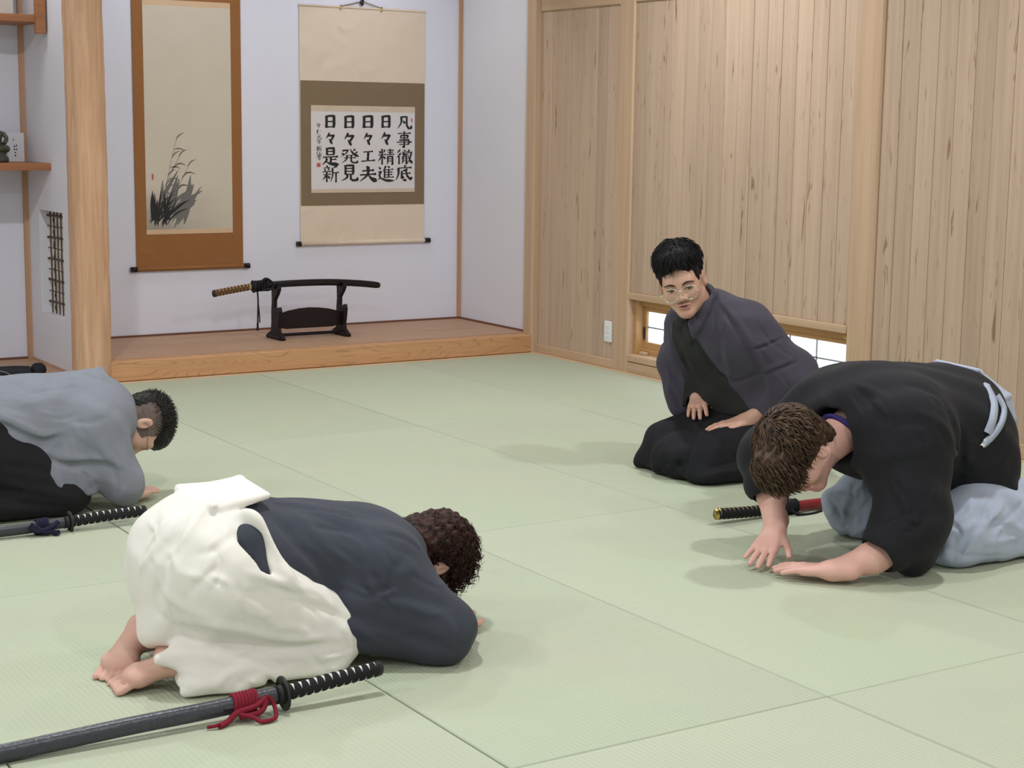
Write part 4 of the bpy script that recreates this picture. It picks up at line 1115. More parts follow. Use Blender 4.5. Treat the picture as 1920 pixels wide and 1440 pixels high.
# ================================================================ person in dark jacket and cream hakama, bowing deeply (faces +x)
def build_cream():
    Yc = -4.50
    root = empty('person', (-3.75, Yc, 0), label='person with curly dark hair bowing deeply in dark slate jacket and cream hakama', cat='person')
    skin = skin_mat('skin_pink', (.66, .40, .32))
    cream = fabric('cream_cotton', (.83, .79, .735), .04, .9, 700, .25, 5, wrinkle=.45)
    slate = fabric('slate_cotton', (.047, .052, .070), .12, .85, 800, .25, 5, sheen=.05)
    # ---- body
    B = Sdf()
    B.u(ell((-3.93, Yc, .25), (.13, .15, .12)), .03)
    B.u(cap((-3.90, Yc, .25), (-3.50, Yc, .215), .115, .105), .05)
    B.u(cap((-3.47, Yc-.13, .20), (-3.47, Yc+.13, .20), .065), .05)
    B.u(cap((-3.44, Yc, .225), (-3.34, Yc, .215), .055, .055), .03)
    R = headframe((.12, .12, -1), (1, -.02, .02))
    HC = v3(-3.278, Yc, .192)
    head(B, HC, R, .98, detail=False)
    B.u(cap(HC+R@v3(.085, 0, .0), HC+R@v3(.104, 0, -.034), .007, .011), .01)
    for s in (-1, 1):
        sh, el, wr_ = v3(-3.47, Yc+s*.165, .20), v3(-3.375, Yc+s*.262, .065), v3(-3.265, Yc+s*.115, .034)
        B.u(cap(sh, el, .046, .038), .04); B.u(cap(el, wr_, .036, .025), .02)
        hand(B, wr_, (.62, -s*.80, 0), (0, 0, 1), (.80, s*.60, 0), curl=.10, spread=.07, sc=.95)
        hip, kn, an = v3(-3.93, Yc+s*.09, .22), v3(-3.66, Yc+s*.15, .075), v3(-4.04, Yc+s*.075, .075)
        B.u(cap(hip, kn, .085, .058), .04); B.u(cap(kn, an, .052, .036), .03)
    # feet: soles up, toes on the floor pointing back and inwards
    for s, heel, ball, tipc in ((1, v3(-4.040, -4.385, .090), v3(-4.125, -4.462, .036), v3(-4.170, -4.500, .016)), (-1, v3(-4.035, -4.630, .070), v3(-4.122, -4.580, .036), v3(-4.175, -4.560, .018))):
        dr = nrm(tipc-ball); lat = nrm(np.cross((0, 0, 1), dr))
        B.u(cap(heel+v3(.06, .0, .01), heel, .034, .034), .02)
        B.u(ecap(heel, ball, .036, .040, (0, 0, 1), .72), .02)
        B.u(ecap(ball+lat*.024, ball-lat*.024, .028, .026, (0, 0, 1), .75), .015)
        for j in range(5):
            o = (j-2)*.0185; big = (j == 4 and s > 0) or (j == 0 and s < 0)
            out = .064-.0045*(4-j if s > 0 else j)
            B.u(cap(ball+lat*o+dr*.012+v3(0, 0, -.006), ball+lat*o*1.08+dr*out+v3(0, 0, -.014), .0125 if big else .0095, .0140 if big else .0102), .003)
    B.i(half((0, 0, .002), (0, 0, -1)), .004)
    grow('body', B, (-4.26, -4.86, -.02), (-3.08, -4.14, .42), .012, skin, root,
         fine=(((-4.25, -3.99, .0036), (-3.30, -3.08, .0042)), ((-4.68, -4.34, .0042),), ((-.02, .13, .0042), (.13, .33, .006))))
    # ---- hakama
    H = Sdf()
    H.u(ell((-3.930, Yc, .275), (.178, .205, .172)), .03)
    for s in (-1, 1):
        H.u(cap((-3.90, Yc+s*.105, .235), (-3.665, Yc+s*.150, .105), .150, .098), .07)
        H.u(ecap((-3.67, Yc+s*.155, .062), (-3.98, Yc+s*.125, .060), .088, .075, (0, 0, 1), .72), .05)
    H.u(ecap((-3.97, Yc-.02, .30), (-4.045, Yc-.03, .165), .13, .085, (1, 0, .3), .5), .06)
    # skirt cloth spread over the near calf
    H.u(ecap((-3.70, Yc-.19, .030), (-4.00, Yc-.175, .032), .065, .060, (0, 0, 1), .48), .03)
    H.u(slab3((-4.095, -4.655, .092), (-3.96, -4.715, .020), (-3.80, -4.690, .075), .010), .025)
    H.u(slab3((-4.095, -4.655, .092), (-3.93, -4.60, .128), (-3.80, -4.690, .075), .010), .025)
    H.u(slab3((-4.05, -4.70, .016), (-3.93, -4.735, .014), (-3.80, -4.70, .05), .009), .02)
    # hollow towards the feet
    H.s(cap((-4.20, -4.595, .050), (-4.02, -4.590, .060), .052, .042), .012)
    H.s(cap((-4.22, -4.44, .050), (-4.045, -4.40, .070), .080, .062), .02)
    # waist board (stands up at the small of the back)
    H.u(slab3((-3.935, Yc-.115, .430), (-3.785, Yc-.085, .440), (-3.785, Yc+.085, .445), .011), .012)
    H.u(slab3((-3.935, Yc-.115, .430), (-3.785, Yc+.085, .445), (-3.935, Yc+.115, .435), .011), .012)
    # waist band and straps
    H.u(ecap((-3.86, Yc-.16, .390), (-3.805, Yc-.210, .265), .042, .036, (1, .3, .0), .45), .02)
    H.u(ecap((-3.805, Yc-.210, .265), (-3.785, Yc-.200, .18), .036, .045, (1, .3, .0), .45), .02)
    H.u(ecap((-3.86, Yc+.16, .390), (-3.805, Yc+.210, .265), .042, .036, (1, -.3, .0), .45), .02)
    # open side slit
    slit = ecap((-3.878, Yc-.205, .362), (-3.862, Yc-.222, .288), .034, .026, (.6, .8, 0), .75)
    H.s(slit, .010)
    H.floor(.003)
    # front cut so that the jacket skirt shows
    FOL = []
    def FO(*a): FOL.append(a)
    FO([(300, 975), (270, 1030), (268, 1095)], .010, -.010); FO([(330, 965), (300, 1020), (262, 1070)], .012, .008)
    FO([(345, 985), (315, 1060), (290, 1130), (310, 1165)], .012, -.008)
    FO([(470, 985), (440, 1000), (405, 1030), (370, 1040)], .010, -.006); FO([(380, 945), (350, 1010), (340, 1080), (370, 1150)], .016, .008)
    FO([(450, 1095), (455, 1130), (452, 1190)], .006, -.004)
    FO([(470, 1075), (530, 1095), (590, 1110), (622, 1135)], .012, .012); FO([(500, 1092), (560, 1120), (625, 1150), (655, 1165)], .010, -.008)
    FO([(400, 1090), (440, 1110), (500, 1120)], .012, -.005); FO([(420, 1060), (380, 1085), (350, 1120)], .010, -.006)
    FO([(330, 1175), (400, 1190), (480, 1205), (560, 1212), (650, 1210)], .012, -.016)
    FO([(360, 1160), (430, 1178), (520, 1196), (600, 1205)], .014, .010)
    FO([(400, 1290), (430, 1265), (480, 1252), (520, 1270)], .010, .012); FO([(440, 1290), (470, 1268), (505, 1275), (520, 1295)], .009, -.016)
    FO([(470, 1262), (478, 1280), (500, 1300)], .007, .012); FO([(540, 1265), (600, 1250), (650, 1235)], .009, -.007); FO([(340, 1215), (400, 1235), (470, 1240), (560, 1232)], .012, .006)
    FO([(575, 1215), (590, 1240), (620, 1262)], .008, -.006); FO([(640, 1170), (655, 1195), (660, 1230)], .010, .007)
    FO([(610, 1225), (640, 1222), (662, 1215)], .006, -.006); FO([(330, 1055), (345, 1075), (390, 1085)], .010, .007); FO([(295, 1090), (330, 1130), (400, 1160)], .014, .006)
    H.folds(FOL)
    randfolds(H, [(300, 960, 420, 1120, 105, 12), (420, 1090, 620, 1180, 22, 12), (350, 1215, 640, 1290, 10, 12), (280, 1000, 330, 1150, 75, 6)], 21)
    H.d(wavy((.6, .3, .7), .11, .0022, 1.0))
    grow('hakama', H, (-4.24, -4.84, -.02), (-3.50, -4.16, .50), .0056, cream, root, label='cream cotton hakama')
    # ---- jacket
    J = Sdf()
    J.u(ecap((-3.82, Yc, .275), (-3.50, Yc, .235), .205, .190, (0, 0, 1), .72), .03)
    J.u(cap((-3.49, Yc-.13, .235), (-3.49, Yc+.13, .235), .085), .06)
    for s in (-1, 1):
        J.u(cap((-3.50, Yc+s*.165, .225), (-3.385, Yc+s*.262, .088), .100, .080), .06)
        J.u(cap((-3.385, Yc+s*.262, .083), (-3.285, Yc+s*.160, .052), .078, .054), .04)
        J.u(cap((-3.60, Yc+s*.17, .12), (-3.41, Yc+s*.24, .07), .085, .07), .05)
        J.s(cap((-3.300, Yc+s*.18, .050), (-3.22, Yc+s*.06, .030), .034, .045), .008)
    J.u(cap((-3.62, Yc, .15), (-3.72, Yc, .14), .13, .13), .05)
    J.u(cap((-3.872, Yc-.168, .355), (-3.858, Yc-.184, .285), .043, .043), .02)
    J.u(ecap((-3.44, Yc-.06, .262), (-3.44, Yc+.06, .262), .055, .055, (1, 0, .4), .6), .03)
    # opening at the neck
    J.s(cap((-3.385, Yc, .215), (-3.25, Yc, .20), .062, .078), .012)
    J.floor(.003)
    FOJ = []
    def FJ(*a): FOJ.append(a)
    FJ([(520, 975), (560, 1020), (600, 1065), (630, 1110)], .014, -.014); FJ([(545, 960), (600, 1010), (650, 1060)], .016, .008)
    FJ([(505, 940), (600, 950), (690, 968)], .006, .004); FJ([(508, 947), (600, 957), (690, 976)], .005, -.004)
    FJ([(640, 1100), (690, 1120), (730, 1100)], .010, -.006); FJ([(690, 1085), (705, 1115), (740, 1110)], .008, .008); FJ([(700, 1075), (712, 1095)], .007, -.006)
    FJ([(620, 1130), (700, 1175), (790, 1200), (850, 1215)], .016, -.009); FJ([(650, 1105), (730, 1130), (800, 1145), (850, 1165)], .014, .006)
    FJ([(760, 1040), (740, 1075), (730, 1120)], .014, -.005); FJ([(850, 1150), (862, 1175), (860, 1200)], .007, -.005); FJ([(838, 1160), (850, 1190), (845, 1215)], .008, .005)
    FJ([(720, 1000), (760, 1010), (790, 1035)], .008, -.006); FJ([(600, 1180), (640, 1195), (690, 1205)], .012, -.008)
    J.folds(FOJ)
    randfolds(J, [(560, 970, 720, 1080, 25, 9), (640, 1080, 850, 1200, 20, 12), (720, 990, 800, 1060, 60, 5)], 22, amp=.004)
    J.d(wavy((.5, .6, .4), .10, .0022, 2.0))
    grow('jacket', J, (-4.00, -4.92, -.02), (-3.16, -4.08, .48), .0064, slate, root, label='dark slate cotton jacket')
    # ---- curly hair
    hm = hair_mat('curly_hair', (.016, .007, .006), (.062, .024, .018), .5)
    c = HC
    def q(x, y, z): return c+R@v3(x, y, z)
    Hh = Sdf(); Hh.u(ell(q(-.024, 0, .036), (.108, .092, .098), R), .02); Hh.u(ell(q(-.070, 0, -.040), (.058, .078, .080), R), .03)
    Hh.s(ell(q(.115, 0, -.045), (.085, .075, .085), R), .02)
    for s in (-1, 1): Hh.s(ell(q(-.002, s*.085, -.010), (.020, .02, .030), R), .01)
    Hh.d(lambda P: .006*np.sin(P[:, 0]*150+2*np.sin(P[:, 1]*90))*np.sin(P[:, 1]*140+P[:, 2]*110))
    ho = grow('hair', Hh, (-3.45, -4.66, .03), (-3.08, -4.34, .40), .005, hm, root)
    sp = sphere_pts(1500); loc = sp*np.array([.110, .092, .100])+np.array([-.026, 0, .030])
    keep = ~((loc[:, 0] > .050) & (loc[:, 2] < .03)) & ~((np.abs(loc[:, 1]) > .072) & (loc[:, 2] < .02) & (loc[:, 2] > -.05) & (loc[:, 0] > -.03))
    loc = loc[keep]; sp = sp[keep]
    P0 = c+loc@R.T; N0 = sp@R.T; ph = rng.uniform(0, 6.28, len(P0)); fr = rng.uniform(1.0, 1.9, len(P0))
    tx = np.cross(N0, rng.normal(size=N0.shape)); tx /= np.linalg.norm(tx, axis=1)[:, None]; ty = np.cross(N0, tx)
    def stp(P, D, i, r4):
        a = ph+i*fr*.75
        out = (P-q(-.020, 0, .036)); out /= np.linalg.norm(out, axis=1)[:, None]
        return tx*np.cos(a)[:, None]+ty*np.sin(a)[:, None]+out*.22+np.array([.10, 0, -.30])
    strandmesh('hair_curls', P0-N0*.004, N0, rng.uniform(.06, .115, len(P0)), rng.uniform(.0013, .0026, len(P0)), 12, stp, hm, ho, 5)
build_cream()
# ================================================================ brown-haired man in black kimono and pale blue hakama (faces -x)
def build_brown():
    Yc = -4.52
    root = empty('person', (-1.5, Yc, 0), label='person with wavy brown hair bowing in black kimono top and pale blue hakama', cat='person')
    skin = skin_mat('skin_fair', (.72, .43, .36)); stub = skin_mat('skin_stubble', (.58, .345, .30), .25); lip = skin_mat('skin_lip', (.62, .28, .27))
    black = fabric('black_cotton', (.0125, .0125, .0165), .15, .8, 800, .3, 5, sheen=.03)
    blue = fabric('pale_blue_cotton', (.43, .48, .60), .06, .9, 700, .3, 5, wrinkle=.45)
    B = Sdf()
    B.u(ell((-1.29, Yc, .32), (.11, .14, .12)), .03)
    B.u(cap((-1.26, Yc, .36), (-1.60, Yc, .40), .13, .11), .05)
    B.u(cap((-1.68, Yc-.14, .43), (-1.68, Yc+.14, .43), .06), .05)
    B.u(cap((-1.74, Yc, .445), (-1.885, Yc, .370), .066, .060), .04)
    R = headframe((-.42, -.20, -.89), (-.88, 0, .43)); HC = v3(-1.985, Yc, .368)
    qh = head(B, HC, R, 1.04)
    # near (left) arm
    sh, el, wr_ = v3(-1.70, -4.71, .38), v3(-1.795, -4.790, .100), v3(-2.000, -4.712, .040)
    B.u(cap(sh, el, .050, .042), .03); B.u(cap(el, el+(wr_-el)*.45, .044, .046), .02); B.u(cap(el+(wr_-el)*.45, wr_, .046, .029), .02)
    hand(B, wr_, (-.58, .80, -.06), (0, 0, 1), (.80, .60, 0), curl=.07, spread=.13, sc=1.06, thumb_out=.5)
    # far (right) arm
    sh, el, wr_ = v3(-1.72, -4.33, .38), v3(-1.862, -4.245, .275), v3(-1.972, -4.412, .094)
    B.u(cap(sh, el, .056, .050), .04); B.u(cap(el, el+(wr_-el)*.5, .050, .045), .02); B.u(cap(el+(wr_-el)*.5, wr_, .045, .030), .02)
    hand(B, wr_, (-.78, -.42, -.40), (-.35, -.15, 1), (.42, -.78, .1), curl=.0, spread=.10, sc=1.08, thumb_out=.8)
    for s in (-1, 1):
        hip, kn, an = v3(-1.28, Yc+s*.09, .24), v3(-1.53, Yc+s*.20, .080), v3(-.98, Yc+s*.18, .060)
        B.u(cap(hip, kn, .075, .045), .03); B.u(cap(kn, an, .046, .036), .03); B.u(ecap(an+v3(.02, 0, 0), an+v3(.17, -s*.02, -.026), .038, .036, (0, 0, 1), .75), .02)
        for j in range(5): B.u(cap(an+v3(.18, -s*.02+(j-2)*.015, -.032), an+v3(.215-.004*abs(j-2), -s*.02+(j-2)*.017, -.042), .010, .009), .004)
    B.i(half((0, 0, .002), (0, 0, -1)), .003)
    def zl(f): return lambda P: f((P-HC)@R/1.04) & (np.linalg.norm(P-HC, axis=1) < .155)
    zones = [zl(lambda q: (q[:, 2] < -.045-.35*np.maximum(0, .03-q[:, 0])) & (q[:, 0] > -.02) & (q[:, 2] > -.125) & ~((np.abs(q[:, 1]) < .022) & (q[:, 2] > -.083) & (q[:, 2] < -.058) & (q[:, 0] > .08)) & ((q[:, 2] < -.055) | (np.abs(q[:, 1]) > .03))),
             zl(lambda q: (np.abs(q[:, 1]) < .021) & (q[:, 2] > -.083) & (q[:, 2] < -.059) & (q[:, 0] > .082) & (q[:, 0] < .11))]
    grow('body', B, (-2.26, -4.92, -.02), (-.72, -4.12, .56), .014, skin, root, mats=[skin, stub, lip], zones=zones,
         fine=(((-2.24, -1.78, .0036), (-.86, -.74, .005)), ((-4.80, -4.34, .0036),), ((-.02, .15, .0036), (.15, .50, .0046))))
    # ---- pale blue hakama
    H = Sdf()
    for s in (-1, 1):
        H.u(cap((-1.49, Yc+s*.205, .100), (-1.22, Yc+s*.17, .145), .098, .105), .05)
        H.u(ecap((-1.49, Yc+s*.205, .080), (-1.00, Yc+s*.20, .075), .100, .092, (0, 0, 1), .80), .05)
        H.u(ecap((-1.52, Yc+s*.215, .045), (-1.25, Yc+s*.245, .035), .080, .070, (0, 0, 1), .5), .03)
    for s in (-1, 1): H.u(cap((-1.44, Yc+s*.185, .150), (-1.34, Yc+s*.165, .165), .085, .095), .04)
    H.u(cap((-1.58, Yc+.235, .115), (-1.52, Yc+.19, .16), .060, .075), .04)
    H.floor(.003)
    H.folds([([(1770, 960), (1765, 1000), (1760, 1050)], .012, -.008), ([(1850, 945), (1830, 990), (1790, 1040)], .012, -.010), ([(1880, 940), (1850, 985), (1815, 1030), (1800, 1055)], .010, .008),
             ([(1780, 975), (1800, 1000), (1785, 1015)], .008, -.010), ([(1860, 975), (1890, 990), (1915, 1010)], .010, -.008), ([(1840, 1020), (1880, 1015), (1918, 1005)], .010, .006), ([(1760, 1000), (1800, 995), (1840, 975)], .010, .006),
             ([(1895, 945), (1905, 965), (1918, 985)], .010, -.008), ([(1775, 1030), (1830, 1045), (1890, 1040)], .008, -.005), ([(1790, 1000), (1792, 1030), (1786, 1055)], .006, -.005), ([(1820, 940), (1815, 965), (1780, 985)], .010, .009),
             ([(1575, 920), (1560, 960), (1556, 1000)], .010, .007), ([(1600, 910), (1590, 960), (1600, 1010)], .010, -.008), ([(1640, 930), (1610, 965), (1590, 985)], .010, -.008), ([(1640, 960), (1620, 990), (1600, 1000)], .010, .008),
             ([(1565, 985), (1590, 1000), (1600, 1020)], .010, -.010), ([(1625, 900), (1600, 930), (1580, 950)], .012, .008), ([(1560, 1000), (1585, 985), (1630, 985)], .007, -.007), ([(1610, 995), (1615, 1010), (1612, 1022)], .008, .008)])
    randfolds(H, [(1760, 960, 1910, 1050, 120, 12), (1560, 900, 1630, 1010, 80, 8)], 23)
    H.d(wavy((.5, .2, .8), .09, .003, .5))
    grow('hakama', H, (-1.72, -4.92, -.02), (-.74, -4.10, .40), .0068, blue, root, label='pale blue cotton hakama')
    # ---- black kimono top
    J = Sdf()
    J.u(ecap((-1.41, Yc, .410), (-1.64, Yc, .430), .228, .232, (0, 0, 1), .84), .03)
    J.u(ell((-1.315, Yc, .330), (.175, .205, .240)), .08)
    J.u(cap((-1.34, Yc, .26), (-1.30, Yc, .17), .17, .13), .06); J.u(cap((-1.30, Yc-.10, .30), (-1.285, Yc-.14, .185), .13, .105), .06); J.u(cap((-1.30, Yc+.10, .30), (-1.285, Yc+.14, .185), .13, .105), .06)
    J.u(cap((-1.69, Yc-.14, .445), (-1.69, Yc+.14, .445), .150), .07)
    J.u(cap((-1.70, -4.69, .42), (-1.735, -4.765, .175), .142, .112), .06)
    J.u(cap((-1.735, -4.765, .175), (-1.840, -4.775, .115), .110, .084), .04)
    J.u(ecap((-1.70, -4.755, .20), (-1.715, -4.760, .085), .105, .092, (0, 1, 0), .70), .04)
    J.u(cap((-1.72, -4.34, .425), (-1.875, -4.26, .305), .135, .098), .05)
    J.u(cap((-1.875, -4.26, .300), (-1.925, -4.315, .235), .095, .080), .03)
    J.u(ecap((-1.80, -4.28, .30), (-1.86, -4.28, .20), .10, .075, (0, 1, .3), .6), .03)
    # neck and sleeve openings
    J.s(cap((-1.80, Yc, .435), (-1.99, Yc, .33), .078, .13), .012)
    J.s(cap((-1.890, -4.770, .080), (-2.05, -4.69, .04), .058, .085), .010)
    J.s(cap((-1.925, -4.335, .185), (-2.00, -4.46, .06), .062, .075), .010)
    J.s(cap((-1.90, Yc, .18), (-1.74, Yc+.0, .13), .15, .11), .05)
    J.floor(.003)
    J.folds([([(1560, 760), (1580, 830), (1600, 890), (1650, 915)], .012, .008), ([(1572, 760), (1600, 830), (1625, 880)], .012, -.008), ([(1700, 720), (1760, 740), (1790, 800), (1795, 870)], .016, -.010),
             ([(1720, 770), (1770, 800), (1790, 850)], .016, .009), ([(1660, 900), (1690, 960), (1725, 1000)], .010, -.010), ([(1690, 1000), (1720, 990), (1740, 960)], .010, -.008), ([(1665, 985), (1690, 970), (1730, 980)], .010, .008),
             ([(1790, 850), (1815, 860), (1830, 880), (1815, 890)], .014, .012), ([(1800, 790), (1805, 860), (1800, 920)], .014, -.012), ([(1640, 860), (1700, 850), (1760, 830)], .016, .006), ([(1630, 780), (1680, 790), (1740, 790)], .018, -.005),
             ([(1820, 900), (1860, 880), (1885, 850)], .010, -.005), ([(1600, 720), (1650, 740), (1690, 790)], .014, .006), ([(1760, 880), (1750, 940), (1745, 1000)], .014, .007), ([(1690, 880), (1700, 930), (1700, 980)], .014, .006), ([(1440, 930), (1480, 925), (1530, 905)], .010, -.006)])
    randfolds(J, [(1600, 720, 1780, 860, 60, 9), (1660, 880, 1740, 1020, 75, 8), (1800, 780, 1890, 900, 10, 6)], 24, amp=.005)
    J.d(wavy((.4, .6, .5), .11, .003, .8))
    grow('kimono_top', J, (-2.08, -4.98, -.02), (-.94, -4.08, .70), .0068, black, root, label='black cotton kimono top')
    # hakama waist board, straps and tag laid over the kimono
    W_ = Sdf()
    a, b, c, d = at_y(1756, 678, -4.46), at_y(1836, 698, -4.46), at_y(1892, 742, -4.47), at_y(1850, 760, -4.62)
    W_.u(slab3(a, b, (-1.30, -4.60, .585), .008), .01); W_.u(slab3(b, c, d, .008), .01); W_.u(slab3(b, d, (-1.28, -4.60, .575), .008), .01); W_.u(slab3(c, at_y(1905, 790, -4.46), d, .007), .01)
    grow('waist_board', W_, (-1.50, -4.75, .30), (-.92, -4.30, .70), .0055, blue, root, label='pale blue waist board of the hakama')
    def ribbon(nm, pix, wd, mat, lift=.006):
        P = J.hits(pix); P = smoothpath(P, 5*len(P)); g = np.stack([(J(P+np.eye(3)[k]*1e-3)-J(P))/1e-3 for k in range(3)], 1); g /= np.linalg.norm(g, axis=1)[:, None]
        T = np.gradient(P, axis=0); T /= np.linalg.norm(T, axis=1)[:, None]; S_ = np.cross(T, g); n = len(P)
        V = np.vstack([P+g*.002-S_*wd/2, P+g*lift-S_*wd*.45, P+g*lift+S_*wd*.45, P+g*.002+S_*wd/2]); F = []
        for i in range(n-1):
            for k in range(3): F.append((k*n+i, k*n+i+1, (k+1)*n+i+1, (k+1)*n+i))
        link(nm, mesh(nm, V, F, True), mat, root)
    ribbon('strap', [(1848, 722), (1862, 755), (1860, 785), (1850, 812)], .030, blue, .008)
    ribbon('strap', [(1868, 742), (1880, 768), (1874, 795), (1858, 818), (1842, 833)], .022, blue, .010)
    ribbon('strap_end', [(1846, 826), (1838, 838)], .014, plain('white_cotton', (.72, .73, .76), .9), .010)
    # under-collar
    nd_ = nrm(v3(.12, 0, .08)); e1 = v3(0, 1, 0); e2 = np.cross(nd_, e1); P = [v3(-1.805, Yc, .408)+e1*.074*math.cos(t)+e2*.070*math.sin(t) for t in np.linspace(0, 2*math.pi, 30)]
    link('under_collar', mesh('under_collar', *tubevf(P, .008, .012, n=8), True), fabric('violet_cotton', (.045, .032, .16), .1), root)
    # ---- wavy brown hair
    hm = hair_mat('brown_hair', (.026, .015, .0095), (.118, .070, .042), .45)
    def q(x, y, z): return HC+R@(v3(x, y, z)*1.04)
    Hh = Sdf(); Hh.u(ell(q(-.018, 0, .044), np.array([.112, .092, .106])*1.04, R), .02); Hh.u(ell(q(-.070, 0, -.035), (.052, .074, .080), R), .03); Hh.u(ell(q(.078, 0, .085), (.050, .070, .060), R), .04); Hh.u(ell(q(.105, .0, .045), (.024, .060, .036), R), .03)
    Hh.s(ell(q(.105, 0, -.058), (.098, .105, .080), R), .012)
    for s in (-1, 1): Hh.s(ell(q(.030, s*.085, -.035), (.050, .035, .048), R), .012); Hh.u(ell(q(-.030, s*.070, .020), (.040, .022, .040), R), .02)
    Hh.d(lambda P: .004*np.sin(P[:, 1]*170+3*np.sin(P[:, 0]*40)+P[:, 2]*60)*np.sin(P[:, 0]*60+P[:, 2]*40))
    ho = grow('hair', Hh, (-2.26, -4.70, .14), (-1.78, -4.34, .60), .005, hm, root, label='wavy collar-length brown hair')
    sp = sphere_pts(1150); loc = (sp*np.array([.112, .092, .106])+np.array([-.018, 0, .044]))*1.04
    keep = ~((loc[:, 0] > .065) & (loc[:, 2] < .050)) & ~((np.abs(loc[:, 1]) > .060) & (loc[:, 2] < .040) & (loc[:, 0] > -.045)) & (loc[:, 2] > -.05)
    loc, sp = loc[keep], sp[keep]; P0 = HC+loc@R.T; N0 = sp@R.T; ph = rng.uniform(0, 6.28, len(P0))
    crown = q(-.055, -.01, .165); ctr = q(-.018, 0, .035)
    def stp(P, D, i, r4):
        out = P-ctr; rr = np.linalg.norm(out, axis=1)[:, None]; out /= rr
        fl = P-crown; fl -= out*(fl*out).sum(1)[:, None]; fl /= np.linalg.norm(fl, axis=1)[:, None]+1e-6
        side = np.cross(out, fl)
        return fl*1.0+side*(.55*np.sin(ph*.35+i*.7))[:, None]+out*(.06+.16*np.sin(ph*.5+i*.6))[:, None]+np.array([0, 0, -.22])
    strandmesh('hair_locks', P0+N0*.001, N0*.2, np.where((loc[:, 2] > .06) & ~((np.abs(loc[:, 1]) > .06) & (loc[:, 2] < .10)), rng.uniform(.07, .13, len(P0)), rng.uniform(.035, .065, len(P0))), rng.uniform(.0020, .0046, len(P0)), 12, stp, hm, ho, 8)
    lf = sphere_pts(420)*np.array([.056, .076, .066])+np.array([.078, 0, .082]); lf = lf[(lf[:, 0] > .06) & (lf[:, 2] > .03)]
    ph = rng.uniform(0, 6.28, len(lf)); P1_ = HC+(lf*1.04)@R.T; N1 = (lf-np.array([.078, 0, .082])); N1 = (N1/np.linalg.norm(N1, axis=1)[:, None])@R.T
    strandmesh('hair_fringe', P1_, N1*.2, rng.uniform(.04, .085, len(lf)), rng.uniform(.0020, .0042, len(lf)), 10, stp, hm, ho, 12)
    for s in (1,):
        eb = [q(.086, s*.016, .014), q(.088, s*.034, .021), q(.078, s*.050, .015)]
        link('eyebrow', mesh('eyebrow', *tubevf(smoothpath(eb, 10), .0035, .0022, n=6), True), hm, ho)
build_brown()
